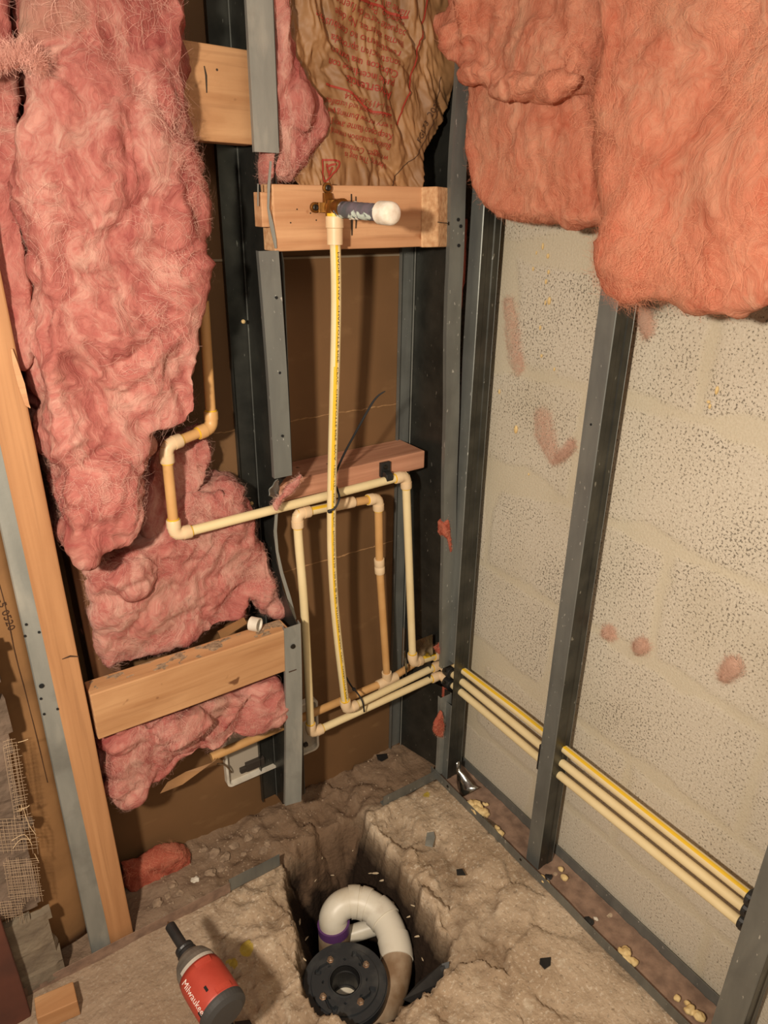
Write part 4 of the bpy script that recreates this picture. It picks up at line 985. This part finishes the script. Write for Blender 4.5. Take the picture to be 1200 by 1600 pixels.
for i, (px, py, s_, t) in enumerate(lines): bag_text(t, 606-0+i*0+ (0 if i < 2 else 0), py+ (8 if i else -6), s_, 171, squeeze=.86)
bag_text('Advertencia:', 608, 140+4, 17, 170, bold=1)
l2 = ['puede incendiarse con', 'Cubra con una barrera', 'construccion aprobada', 'revestimiento no combustible', 'llamas abiertas. No deje', 'paquete cerca de fuentes', 'incendio. Para informacion', 'llame al 1-419-248-8234']
for i, t in enumerate(l2):
    bag_text(t, 612+i*3.6, 126-i*15.8+3, 13, 170-i*.6, bold=(i < 2))
bag_text('FGL73  2025', 655, 225, 13, 64, ink_blk)
for (nm, mn), mbx in TXT.items(): mbx.build(nm, MATS[mn], bag)
mb = MB()
def pline(pts, w_):
    P = spline([bag_pt(*p, .0016) for p in pts], 10); P = [Vector((p.x, bag_y(p.x, p.z)-.0016, p.z)) for p in P]; ribbon(mb, P, w_, .0005)
for pts, w_ in (([(665, 0), (658, 40), (646, 90), (638, 130), (628, 160), (622, 195)], .0024), ([(552, 0), (590, 8), (610, 20), (636, 28)], .0034), ([(505, 132), (540, 145), (570, 172), (606, 181)], .0028)):
    mb = MB(); pline(pts, w_); mb.build('printed_rule', ink_red, bag)
mb = MB(); pline([(499, 250), (523, 255), (502, 284), (499, 250)], .0026); pline([(505, 256), (508, 270), (513, 262), (508, 275)], .0028); pline([(504, 262), (511, 258), (516, 257)], .0028); mb.build('warning_symbol', ink_red, bag)
mb = MB(); P = spline([bag_pt(*p, .002) for p in ((690, 120), (685, 160), (672, 200), (650, 240), (625, 265), (610, 290))], 10); P = [Vector((p.x, bag_y(p.x, p.z)-.0008, p.z)) for p in P]
ribbon(mb, P, .0011, .0005); mb.build('fold_crease', mat('crease_dark', lin(72, 46, 26), rough=.8), bag)

# paper tail under the drooping roll
mb = MB(); V = []; Fc = []
A = [(262, 1222), (290, 1206), (330, 1192), (336, 1184)]; Bp = [(250, 1240), (285, 1226), (315, 1204), (337, 1187)]
for i in range(4): V.append(at(*A[i], 1, 1.05)); V.append(at(*Bp[i], 1, 1.045))
for i in range(3): Fc.append((i*2, i*2+1, i*2+3, i*2+2))
mb.add(V, Fc); o = mb.build('paper_flap', kraft_l); o.modifiers.new('s', 'SOLIDIFY').thickness = .0008; tag(o, 'small tan paper flap hanging under the drooping wool roll', 'kraft paper')
mb = MB(); V = [at(341, 988, 1, 1.03), at(382, 966, 1, 1.03), at(386, 974, 1, 1.03), at(346, 1000, 1, 1.03)]; slab(mb, V, .004, (0, 1, 0)); tag(mb.build('paper_flap', kraft), 'tan paper edge under the crumpled batt, left of the pipe ring', 'kraft paper')

# ------------------------------------------------------------------ left end: kraft facing, broken plaster with mesh
mb = MB(); V = []; Fc = []; nu, nv_ = 30, 70
for j in range(nv_+1):
    for i in range(nu+1):
        x = -.30+.365*i/nu; z = .0+1.5*j/nv_; V.append((x, 1.035-.025*math.sin(math.pi*i/nu)-.006*fbm(x*10, z*6, 3, 4), z+.0))
for j in range(nv_):
    for i in range(nu): Fc.append((j*(nu+1)+i, j*(nu+1)+i+1, (j+1)*(nu+1)+i+1, (j+1)*(nu+1)+i))
mb.add(V, Fc); kf = mb.build('kraft_facing', kraft, smooth=True); kf.modifiers.new('s', 'SOLIDIFY').thickness = .0008
tag(kf, 'brown kraft paper facing with a long crease, left of the scuffed steel stud', 'kraft paper')
def kf_y(x, z): i = (x+.30)/.365; return 1.035-.025*math.sin(math.pi*max(0, min(1, i)))-.006*fbm(x*10, z*6, 3, 4)-.0015
def kf_pt(px, py): p = at(px, py, 1, 1.012); return Vector((p.x, kf_y(p.x, p.z), p.z))
mb = MB(); ribbon(mb, spline([kf_pt(0, 915), kf_pt(12, 960), kf_pt(27, 1032), kf_pt(45, 1100), kf_pt(60, 1160), kf_pt(77, 1232)], 6), .0010, .0006); mb.build('fold_crease', MATS['crease_dark'], kf)
vs, fs = text_mesh('-5 0520', .0205); o_ = at(-3, 945, 1, 1.012); a = math.radians(-84); ca, sa = math.cos(a), math.sin(a)
mb = MB(); mb.add([(lambda X, Z: (X, kf_y(X, Z), Z))(o_.x+v.x*ca*.9-v.y*sa*.7, o_.z+v.x*sa*.9+v.y*ca*.7) for v in vs], fs); mb.build('printed_text', MATS['ink_dark'], kf)

# broken plaster slab, right edge ragged
def rough_slab(name, outline, y, th, m_, label, cat, seed, step=.006, amp=.006):
    P = [at(px, py, 1, y) for px, py in outline]; A_ = [(p.x, p.z) for p in P]
    def ins_(x, z):
        c = False; n = len(A_)
        for i in range(n):
            ax_, az = A_[i]; bx, bz = A_[(i+1) % n]
            if (az > z) != (bz > z) and x < (bx-ax_)*(z-az)/(bz-az)+ax_: c = not c
        return c
    xa, xb = min(a[0] for a in A_), max(a[0] for a in A_); za, zb = min(a[1] for a in A_), max(a[1] for a in A_)
    nx_, nz_ = int((xb-xa)/step), int((zb-za)/step); idx = {}; V = []; Fc = []
    for j in range(nz_+1):
        for i in range(nx_+1):
            x = xa+(xb-xa)*i/nx_; z = za+(zb-za)*j/nz_
            if ins_(x+.008*noise.noise(Vector((x*30, z*30, seed))), z+.006*noise.noise(Vector((x*30, z*30, seed+4)))): idx[(i, j)] = len(V); V.append((x, y-amp*fbm(x*16, z*16, seed, 5)-amp*.6*(noise.cell(Vector((x*14, z*22, seed)))-.5), z))
    for j in range(nz_):
        for i in range(nx_):
            k = [(i, j), (i+1, j), (i+1, j+1), (i, j+1)]
            if all(q in idx for q in k): Fc.append(tuple(idx[q] for q in k))
    mb = MB(); mb.add(V, Fc); o = mb.build(name, m_); s = o.modifiers.new('s', 'SOLIDIFY'); s.thickness = th; s.offset = -1
    return tag(o, label, cat)
pl1 = rough_slab('plaster_slab', [(-120, 980), (-4, 1010), (8, 1090), (22, 1160), (20, 1180), (30, 1240), (36, 1275), (45, 1330), (62, 1380), (68, 1400), (58, 1418), (30, 1430), (-120, 1500)], .972, .014, plast, 'torn grey plaster with mesh threads at the left edge, upper piece', 'plaster', 2)
pl2 = rough_slab('plaster_slab', [(-40, 1470), (8, 1452), (40, 1432), (78, 1422), (84, 1450), (96, 1480), (108, 1512), (104, 1524), (70, 1536), (38, 1562), (24, 1520), (10, 1480), (-30, 1500)], .966, .014, plast2, 'grey plaster chunk standing at the floor track, lower piece with smooth face', 'plaster', 5, amp=.003)
# mesh threads over the upper slab
def threads(pxr, n1_, n2_, seed, parent, y=.962):
    R = random.Random(seed); mb = MB(); (xa, ya, xb, yb) = pxr
    for i in range(n1_):
        px = xa+(xb-xa)*i/(n1_-1)+R.uniform(-1, 1); a = ya+R.uniform(-6, 8); b = yb+R.uniform(-10, 10)
        tube(mb, spline([at(px+(a-ya)*.10, a, 1, y), at(px+((a+b)/2-ya)*.16+R.uniform(-1, 1), (a+b)/2, 1, y-.003), at(px+(b-ya)*.16, b, 1, y)], 4), .00035, 5)
    for i in range(n2_):
        py = ya+(yb-ya)*i/(n2_-1)+R.uniform(-1, 1); s = (py-ya)*.16; a = xa+R.uniform(-3, 3)+s; b = xb+R.uniform(-2, 5)+s
        tube(mb, spline([at(a, py, 1, y), at((a+b)/2, py-2.5+R.uniform(-1, 1), 1, y-.002), at(b, py-5, 1, y)], 4), .00035, 5)
    return tag(mb.build('mesh_threads', mesh_m, parent, smooth=True), kind='stuff')
threads((5, 1160, 26, 1275), 6, 24, 1, pl1); threads((-10, 1280, 50, 1330), 10, 10, 2, pl1); threads((6, 1345, 56, 1405), 14, 16, 3, pl1); threads((-12, 1412, 34, 1436), 12, 7, 4, pl2, .955)
mb = MB()
for pts in ([(30, 1265), (41, 1262), (46, 1258)], [(33, 1258), (34, 1266), (27, 1267)], [(18, 1314), (38, 1304), (50, 1320)], [(20, 1326), (32, 1312), (48, 1312)], [(36, 1262), (46, 1290), (56, 1304)], [(28, 1160), (36, 1158), (44, 1155)], [(54, 1334), (60, 1346)]):
    tube(mb, spline([at(*p, 1, .956) for p in pts], 4), .0005, 5)
tag(mb.build('mesh_threads', mat('thread_pale', lin(206, 178, 140), rough=.8), pl1, smooth=True), 'loose pale thread ends', kind='stuff')
# reddish board at bottom left corner
mb = MB(); P = [at(-60, 1440, 1, .93), at(2, 1440, 1, .93), at(30, 1525, 1, .93), at(50, 1590, 1, .93), at(55, 1660, 1, .93), at(-60, 1660, 1, .93)]
slab(mb, P, .012, (0, 1, 0)); tag(mb.build('board_scrap', rust, bev=.002), 'dark reddish board leaning in the bottom left corner', 'board')

# ------------------------------------------------------------------ the pit: black flange and white drain pipe
fc = at(539, 1530, 2, -.062); fc = Vector((fc.x, fc.y, -.066)); RF = .078
fe = empty('closet_flange', fc, 'round black closet flange with four bolts, sunk in the pit', 'drain flange')
mb = MB(); nr, na = 44, 144; prof_r = [.026+(RF-.026)*i/nr for i in range(nr+1)]; V = []; Fc = []
def ftop(r, a):
    z = 0
    if r > RF*.80: z = -.0035
    if r > RF*.97: z = -.006
    if r < .030: z = .0015
    for k in range(4):
        a0 = math.radians(20+90*k); da = (a-a0+math.pi) % (2*math.pi)-math.pi
        rc_ = .049+.004*math.sin(da*6); wdt = .0026 if abs(da) < .30 else (.0055 if abs(da-.34) < .07 else 0)
        if -.30 < da < .42 and abs(r-rc_) < wdt: z = -.007
    for k in range(8):
        aa = math.radians(45*k+60); dx = r*math.cos(a)-.040*math.cos(aa); dy = r*math.sin(a)-.040*math.sin(aa)
        if dx*dx+dy*dy < .0018**2: z = -.006
    return z
for i, r in enumerate(prof_r):
    for k in range(na): a = 2*math.pi*k/na; V.append((fc.x+r*math.cos(a), fc.y+r*math.sin(a), fc.z+ftop(r, a)))
for i in range(nr):
    for k in range(na): k2 = (k+1) % na; Fc.append((i*na+k, i*na+k2, (i+1)*na+k2, (i+1)*na+k))
base = len(V)
for k in range(na): a = 2*math.pi*k/na; V.append((fc.x+RF*math.cos(a), fc.y+RF*math.sin(a), fc.z-.022))
for k in range(na): a = 2*math.pi*k/na; V.append((fc.x+.050*math.cos(a), fc.y+.050*math.sin(a), fc.z-.024))
for k in range(na):
    k2 = (k+1) % na; Fc.append((nr*na+k, nr*na+k2, base+k2, base+k)); Fc.append((base+k, base+k2, base+na+k2, base+na+k))
mb.add(V, Fc); mb.build('flange_ring', abs_bk, fe, smooth=False)
mb = MB(); lathe(mb, fc+Vector((0, 0, .0015)), (0, 0, -1), [(0, .0275), (0, .0262), (.012, .0255), (.014, .024), (.018, .024), (.020, .0255), (.05, .0250), (.052, .0235), (.075, .0235), (.075, .030), (.02, .032), (.004, .030)], 40)
mb.f = [f for f in mb.f if len(f) < 10]; mb.m = [0]*len(mb.f); mb.build('throat', black, fe, smooth=False)
mb = MB(); lathe(mb, fc+Vector((0, 0, -.056)), (0, 0, -1), [(0, .0252), (.004, .040)], 30); o = mb.build('drain_bottom', pvc, fe); o['label'] = 'pale pipe wall seen through the throat'
for k in range(4):
    a = math.radians(4+90*k); p = fc+Vector((math.cos(a)*.0480, math.sin(a)*.0480, -.001)); mb = MB()
    lathe(mb, p, (0, 0, 1), [(0, .0068), (.0015, .0068), (.0016, .0052), (.006, .0052), (.0065, .0045)], 6); lathe(mb, p+Vector((0, 0, .006)), (0, 0, 1), [(0, .0022), (.002, .002)], 8); mb.build('bolt', bolt_m, fe)
dp = empty('drain_pipe', (.53, .8, -.2), 'white curved drain pipe with purple primer ring, arching round the black flange', 'drain pipe')
R2 = .0295
_r = at(522, 1452, 2, -.150)
PP = [Vector((_r.x, _r.y, -.26)), _r, at(521, 1432, 2, -.118), at(532, 1416, 2, -.104), at(552, 1409, 2, -.100), at(575, 1414, 2, -.102), at(598, 1432, 2, -.108), at(613, 1462, 2, -.114), at(620, 1500, 2, -.120), at(612, 1545, 2, -.128), at(592, 1580, 2, -.132), at(550, 1600, 2, -.138)]
PS = spline(PP, 8); NS = len(PS)
def sub(i0, i1, k=1.0): return PS[int(i0*8):int(i1*8)+1]
mb = MB(); tube(mb, sub(0, 1.125), R2*1.12, 28); o = mb.build('riser', pvc_dirty, dp, smooth=True); o['label'] = 'muddy upright socket'
mb = MB(); s_ = sub(1.0, 1.375); tube(mb, s_, R2*1.14, 28); o = mb.build('primer_ring', purple, dp, smooth=True); o['label'] = 'purple primer ring'
mb = MB(); tube(mb, sub(1.2, 4), R2, 28); mb.build('elbow', pvc, dp, smooth=True)
mb = MB(); tube(mb, sub(3.75, 4.375), R2*1.10, 28); tube(mb, sub(4.5, 5.0), R2*1.10, 28); mb.build('socket', pvc, dp, smooth=True)
mb = MB(); tube(mb, sub(4.25, 5.9), R2*1.02, 28); mb.build('elbow', pvc, dp, smooth=True)
mb = MB(); tube(mb, sub(5.5, 6.25), R2*1.11, 28); tube(mb, sub(7.2, 8.0), R2*1.10, 28); mb.build('socket', pvc, dp, smooth=True)
mb = MB(); tube(mb, sub(6.1, 7.5), R2*1.02, 28); mb.build('elbow', pvc, dp, smooth=True)
mb = MB(); tube(mb, sub(7.9, 11), R2*1.03, 28); o = mb.build('trap_bend', pvc_dirty, dp, smooth=True); o['label'] = 'dirt coated bend under the flange'
mb = MB(); tube(mb, [Vector((.525, .880, -.19)), Vector((.60, .85, -.175))], .018, 20); tag(mb.build('pipe_offcut', pvc, smooth=True), 'short white pipe offcut lying in the pit under the curved drain', 'pipe offcut')
mb = MB(); c = at(668, 1552, 2, -.03); slab(mb, [at(630, 1562, 2, -.02), at(652, 1536, 2, -.02), at(690, 1506, 2, -.015), at(702, 1502, 2, -.012), at(700, 1530, 2, -.03), at(655, 1572, 2, -.04)], .003, (.3, .3, -1)); tag(mb.build('plastic_sheet', black), 'black plastic sheet edge tucked into the right rim of the pit', 'plastic sheet')
# crumbs in pit: slivers
grp = 'pale debris slivers in the pit'
R = random.Random(4); sl = MB(); lathe(sl, (-.006, 0, 0), (1, 0, 0), [(0, .0003), (.003, .0016), (.009, .0013), (.012, .0002)], 6)
proto = sl.build('debris_sliver', mat('sliver', lin(196, 176, 146), rough=.8)); first = True
def fz(x, y):
    s = float(sdist(np.array([x]), np.array([y]))[0]); return floor_z(x, y, s)
def ground(px, py):
    z = 0
    for _ in range(25): p = at(px, py, 2, z); z = z*.5+.5*fz(p.x, p.y)
    return Vector((p.x, p.y, z))
pit_spots = [(495, 1375), (520, 1352), (552, 1330), (575, 1352), (600, 1375), (618, 1400), (640, 1430), (655, 1460), (660, 1500), (480, 1465), (470, 1440), (478, 1500), (560, 1462), (575, 1470), (640, 1490), (585, 1340), (540, 1300), (500, 1340), (610, 1350), (650, 1405)]
for k, (px, py) in enumerate(pit_spots):
    o = proto if first else proto.copy()
    if not first: COL.objects.link(o)
    first = False; g = ground(px+R.uniform(-4, 4), py+R.uniform(-4, 4)); o.location = g+Vector((0, 0, .0012)); o.rotation_euler = (0, R.uniform(-.4, .4), R.uniform(0, 3.1)); s_ = R.uniform(.6, 1.5); o.scale = (s_, s_, s_)
    tag(o, 'thin pale debris sliver on the dark soil of the pit', 'debris', grp)

# ------------------------------------------------------------------ debris on the floor
def chip(name, px, py, size, m_, label, cat, seed, flat=.45, z=None, group=None, loc=None):
    R = random.Random(seed); bm = bmesh.new(); bmesh.ops.create_icosphere(bm, subdivisions=2, radius=1)
    k = [R.uniform(.75, 1.25) for _ in range(3)]
    for v in bm.verts:
        d = 1+.6*noise.noise(v.co*1.3+Vector((seed, 0, 0)))+.10*noise.noise(v.co*5+Vector((seed, 3, 0)))
        v.co = Vector((v.co.x*k[0], v.co.y*k[1], v.co.z*flat))*d*size
        v.co.z = max(v.co.z, -size*flat*.5)
    me = bpy.data.meshes.new(name); bm.to_mesh(me); bm.free(); me.materials.append(m_)
    o = bpy.data.objects.new(name, me); COL.objects.link(o); g = loc if loc is not None else ground(px, py); o.location = g+Vector((0, 0, size*flat*.35)); o.rotation_euler = (0, 0, R.uniform(0, 6))
    return tag(o, label, cat, group)
R = random.Random(77); cm = MB()
for k in range(900):
    x, y = (R.uniform(.12, .80), R.uniform(.99, 1.12)) if k < 620 else (R.uniform(.05, .82), R.uniform(.35, .97))
    if float(sdist(np.array([x]), np.array([y]))[0]) > -.004: continue
    if k < 620 and R.random() > .3+.7*min(1, max(0, 1-abs(x-.38)/.25)): continue
    sz = R.uniform(.0012, .0042) if k < 620 else R.uniform(.0007, .0018); z_ = fz(x, y)
    V = [(x+sz*R.uniform(.6, 1.2)*math.cos(a_+.4*R.random()), y+sz*R.uniform(.6, 1.2)*math.sin(a_), z_-.0005) for a_ in (0, 1.5, 3.1, 4.6)]+[(x+R.uniform(-.3, .3)*sz, y+R.uniform(-.3, .3)*sz, z_+sz*R.uniform(.4, .9))]
    cm.add(V, [(0, 1, 4), (1, 2, 4), (2, 3, 4), (3, 0, 4), (3, 2, 1, 0)], 0)
tag(cm.build('concrete_crumbs', conc_chip), 'loose concrete crumbs and grit strewn over the floor', 'gravel', kind='stuff')
gch = 'concrete chips on the cavity floor'
for k, (px, py, s_) in enumerate([(247, 1412, .010), (270, 1384, .012), (282, 1396, .009), (328, 1366, .011), (320, 1328, .008), (335, 1333, .012), (352, 1340, .010), (300, 1405, .008), (365, 1322, .011), (388, 1310, .012), (345, 1358, .007), (412, 1330, .012), (418, 1318, .009), (262, 1400, .008), (400, 1296, .009), (380, 1335, .007)]):
    chip('concrete_chip', px, py, s_, conc_chip, 'small pale concrete chip on the dusty cavity floor behind the left track', 'concrete chip', 30+k, .4, group=gch)
chip('white_flake', 305, 1375, .008, white_p, 'bright white flake on the cavity floor among the chips', 'debris', 60, .3)
def shard(px_pts, z_, m_, label, cat, name='plastic_shard', th=.002):
    P = [at(x, y, 2, z_) for x, y in px_pts]; mb = MB(); slab(mb, P, th, (0, 0, -1)); return tag(mb.build(name, m_, bev=.0004), label, cat)
shard([(713, 1358), (722, 1357), (728, 1367), (714, 1367)], .004, black, 'small black plastic shard on the slab right of the pit, farther one', 'plastic shard')
shard([(844, 1497), (861, 1495), (860, 1508), (851, 1514), (843, 1505)], .004, black, 'larger black plastic shard on the slab in front of the channel', 'plastic shard')
shard([(588, 1179), (604, 1177), (606, 1184), (596, 1189), (590, 1186)], .0035, black, 'black plastic scrap on the cavity floor in the pipe bay', 'plastic shard')
shard([(366, 1596), (390, 1593), (396, 1604), (368, 1606)], .02, black, 'black plastic scrap at the bottom photo edge, right of the driver', 'plastic shard')
gp = [at(x, y, 2, .006) for x, y in ((667, 1301), (678, 1299), (680, 1308), (676, 1323), (664, 1320))]; mb = MB(); slab(mb, gp, .003, (0, 0, -1)); tag(mb.build('metal_scrap', galv_l, bev=.0006), 'small grey metal scrap lying on the slab above the black shards', 'metal scrap')
# torn steel flap at the foot of the corner stud
fo = empty('metal_scrap', (.875, .93, .03), 'crumpled shiny strip of sheet steel standing in the channel at the corner', 'metal scrap')
mb = MB(); V = []; Fc = []
ed = [((713, 1192), (717, 1190)), ((711, 1208), (724, 1203)), ((710, 1224), (732, 1216)), ((713, 1238), (738, 1228)), ((720, 1247), (744, 1233))]
for i, (a, b) in enumerate(ed):
    A_ = at(*a, 0, .842+.003*math.sin(i)); B_ = at(*b, 0, .858); 
    for k in range(5): t = k/4; p = A_.lerp(B_, t); p.x += .008*math.sin(t*math.pi*1.5+i*.7); V.append(p)
for i in range(4):
    for k in range(4): Fc.append((i*5+k, i*5+k+1, i*5+6+k, i*5+5+k))
mb.add(V, Fc); o = mb.build('strip', shiny, fo, smooth=True); o.modifiers.new('s', 'SOLIDIFY').thickness = .0012
mb = MB(); slab(mb, [at(754, 1274, 2, .012), at(770, 1284, 2, .014), at(783, 1296, 2, .016), at(778, 1300, 2, .010), at(762, 1290, 2, .010)], .001, (0, 0, -1)); tag(mb.build('metal_scrap', shiny, bev=.0004), 'bent shiny metal curl in the channel between the foam lumps', 'metal scrap')
def foamlump(px, py, s_, label, seed, n=5):
    s_ *= 1.5
    R = random.Random(seed); P0 = at(px, py, 2, .012); bm = bmesh.new()
    for k in range(n):
        c = Vector((R.uniform(-.6, .6)*s_*.7, R.uniform(-1, 1)*s_, R.uniform(0, .3)*s_)); mtx = Matrix.Translation(c) @ Matrix.Diagonal((s_*R.uniform(.35, .6), s_*R.uniform(.4, .7), s_*R.uniform(.3, .5), 1)); bmesh.ops.create_icosphere(bm, subdivisions=3, radius=1, matrix=mtx)
    for v in bm.verts: v.co += v.normal*.12*s_*noise.noise(v.co*200)
    me = bpy.data.meshes.new('t'); bm.to_mesh(me); bm.free(); ob = bpy.data.objects.new('t', me); COL.objects.link(ob); r = ob.modifiers.new('r', 'REMESH'); r.mode = 'VOXEL'; r.voxel_size = .0012
    bpy.context.view_layer.update(); em = bpy.data.meshes.new_from_object(ob.evaluated_get(bpy.context.evaluated_depsgraph_get())); bpy.data.objects.remove(ob)
    em.materials.clear(); em.materials.append(foam)
    for p in em.polygons: p.use_smooth = True
    o = bpy.data.objects.new('spray_foam', em); COL.objects.link(o); o.location = P0; tag(o, label, 'spray foam')
foamlump(745, 1263, .013, 'largest yellowish spray foam lump in the channel near the corner', 1, 9)
foamlump(780, 1301, .008, 'small foam lump in the channel just below the metal curl', 2, 4)
foamlump(760, 1258, .005, 'tiny foam crumb on the channel lip beside the largest foam lump', 3, 3)
foamlump(878, 1365, .008, 'oval foam lump against the blocks right of the middle wall stud foot', 4, 3)
foamlump(852, 1375, .007, 'foam lump at the foot of the middle wall stud inside the channel', 7, 3)
foamlump(982, 1497, .010, 'foam lump halfway along the channel in the wide bay', 5, 6)
foamlump(1085, 1586, .010, 'foam lump at the near end of the channel by the right edge stud', 6, 6)
foamlump(1066, 1566, .007, 'smaller pinkish foam lump just beyond the near end lump', 8, 4)
def blob(px, py, s_, label, m_=black): chip('channel_debris', px, py, s_, m_, label, 'debris', int(px), .4, loc=at(px, py, 2, .010))
blob(857, 1370, .006, 'black knob like debris in the channel at the middle wall stud foot'); blob(920, 1440, .009, 'dark flat debris lump in the channel midway'); blob(931, 1436, .004, 'white pebble beside the dark flat debris in the channel', white_p)
# foam specks stuck on the block wall
for k, (px, py, s_) in enumerate([(858, 470, .004), (852, 473, .0025), (806, 671, .0045), (844, 512, .003), (846, 556, .0035), (780, 612, .003), (866, 577, .002), (826, 741, .0025), (848, 385, .003), (856, 400, .0035), (857, 425, .003), (853, 440, .003), (833, 420, .0025), (838, 395, .002), (1120, 610, .004), (1107, 628, .003), (1109, 635, .0028)]):
    p = at(px, py, 0, XB-.0015); R = random.Random(k); bm = bmesh.new(); bmesh.ops.create_icosphere(bm, subdivisions=2, radius=s_, matrix=Matrix.Diagonal((.6, R.uniform(.6, 1), R.uniform(.8, 1.9), 1)))
    me = bpy.data.meshes.new('foam_speck'); bm.to_mesh(me); bm.free(); me.materials.append(foam); o = bpy.data.objects.new('foam_speck', me); COL.objects.link(o); o.location = p
    tag(o, 'small dried foam speck stuck on the block wall', 'spray foam', 'foam specks on the block wall')

# ------------------------------------------------------------------ red impact driver standing on its battery
zD = .212; nose = Vector((.1545, .800, zD+.004)); rear = Vector((.177, .632, zD-.004)); ad = (nose-rear).normalized(); LD = (nose-rear).length
dr = empty('impact_driver', (.172, .66, 0), 'red and black cordless impact driver standing on its battery, nose towards the wall', 'power tool')
def atd(t): return rear+ad*(LD*t)
def dl(prof): return [(d*LD, r) for d, r in prof]
mb = MB(); lathe(mb, rear, ad, dl([(-.04, .010), (-.035, .025), (-.01, .0325), (.03, .0335), (.05, .0335)]), 40); mb.build('rear_cap', dkgrey, dr, smooth=False)
mb = MB(); lathe(mb, rear, ad, dl([(.045, .0318), (.07, .0326), (.20, .0330), (.36, .0325), (.42, .0310)]), 40); hs = mb.build('housing', red_p, dr, smooth=False)
hs.data.polygons.foreach_set('use_smooth', [True]*len(hs.data.polygons))
mb = MB(); lathe(mb, rear, ad, dl([(.40, .0302), (.44, .0302), (.50, .0285), (.56, .0240), (.60, .0175), (.62, .013)]), 36); mb.build('gear_case', grey_p, dr, smooth=False)
mb = MB(); lathe(mb, rear, ad, dl([(.60, .0125), (.61, .0145), (.64, .0150), (.655, .0125), (.66, .0125), (.675, .0140), (.70, .0135), (.705, .0085)]), 28); mb.build('collar', black, dr)
mb = MB(); lathe(mb, rear, ad, dl([(.69, .0068), (.70, .0075), (.72, .0078), (.96, .0078), (.965, .0070)]), 24); mb.build('bit_holder', black, dr)
mb = MB(); lathe(mb, rear, ad, dl([(.95, .0032), (.985, .0032), (1.0, .0015), (1.01, .0008)]), 8); mb.build('bit', shiny, dr)
# vents and ribs
side = ad.cross(Vector((0, 0, 1))).normalized(); up = side.cross(ad).normalized()
def surf(t, a, r): return atd(t)+(side*math.sin(a)+up*math.cos(a))*r
mb = MB()
for (t, a) in ((.16, -.35), (.07, -1.15)): 
    p = surf(t, a, .0328); nn = (side*math.sin(a)+up*math.cos(a)); s2 = ad.cross(nn); hexa(mb, [p-ad*.004-s2*.0018-nn*.002, p+ad*.004-s2*.0018-nn*.002, p+ad*.004+s2*.0018-nn*.002, p-ad*.004+s2*.0018-nn*.002, p-ad*.004-s2*.0018+nn*.0008, p+ad*.004-s2*.0018+nn*.0008, p+ad*.004+s2*.0018+nn*.0008, p-ad*.004+s2*.0018+nn*.0008])
mb.build('vent', hole_m, dr)
mb = MB()
for (t0, t1, a0, a1) in ((.06, .12, -.1, .6), (.34, .40, -.25, .45)):
    V = []; Fc = []
    for i in range(7):
        a = a0+(a1-a0)*i/6
        for t, r in ((t0, .0322), (t0+.008, .0345), (t1-.008, .0345), (t1, .0322)): V.append(surf(t, a, r))
    for i in range(6):
        for k in range(3): Fc.append((i*4+k, i*4+k+1, i*4+5+k, i*4+4+k))
    Fc += [(0, 3, 2, 1), (24, 25, 26, 27)]; mb.add(V, Fc)
mb.build('rib', red_p, dr)
mb = MB(); V = []; Fc = []
for i in range(13):
    a = -1.0+1.9*i/12
    for t, rr in ((.405, .0306), (.455, .0301)): V.append(surf(t, a, rr+.0002))
for i in range(12): Fc.append((i*2, i*2+1, i*2+3, i*2+2))
mb.add(V, Fc); mb.build('label_band', mat('band', lin(168, 160, 148), rough=.5), dr)
vs, fs = text_mesh('Milwaukee', 1.0); wd = max(v.x for v in vs)
mb = MB()
def lg(v): x = v.x+v.y*.25; t = .38-(x/wd)*.33; a = -1.0+(v.y*.46-.12); return surf(t, a, .0336)
mb.add([lg(v) for v in vs], fs); mb.build('logo', mat('logo_white', lin(232, 214, 204), rough=.5), dr)
mb = MB(); V = []; Fc = []; secs = [(-.018, .016, .022, .22), (-.06, .0145, .020, .18), (-.11, .015, .022, .10), (-.142, .022, .034, .04)]
for (dz, wx_, ly, tt) in secs:
    c = atd(.20-(.20-tt)*.4)+Vector((0, 0, dz))
    for k in range(16): a = 2*math.pi*k/16; V.append(c+side*wx_*math.cos(a)+Vector((ad.x, ad.y, 0))*ly*math.sin(a))
for i in range(3):
    for k in range(16): k2 = (k+1) % 16; Fc.append((i*16+k, i*16+k2, i*16+16+k2, i*16+16+k))
Fc += [tuple(range(16)), tuple(range(48, 64))[::-1]]; mb.add(V, Fc); mb.build('handle', [dkgrey], dr, smooth=True)
mb = MB(); c = atd(.33)+Vector((0, 0, -.045)); box(mb, c-Vector((.009, .008, .014)), c+Vector((.009, .008, .014))); mb.build('trigger', black, dr, bev=.003)
mb = MB(); c = atd(.12); box(mb, (c.x-.034, c.y-.045, .002), (c.x+.034, c.y+.060, .068)); mb.build('battery', black, dr, bev=.006)
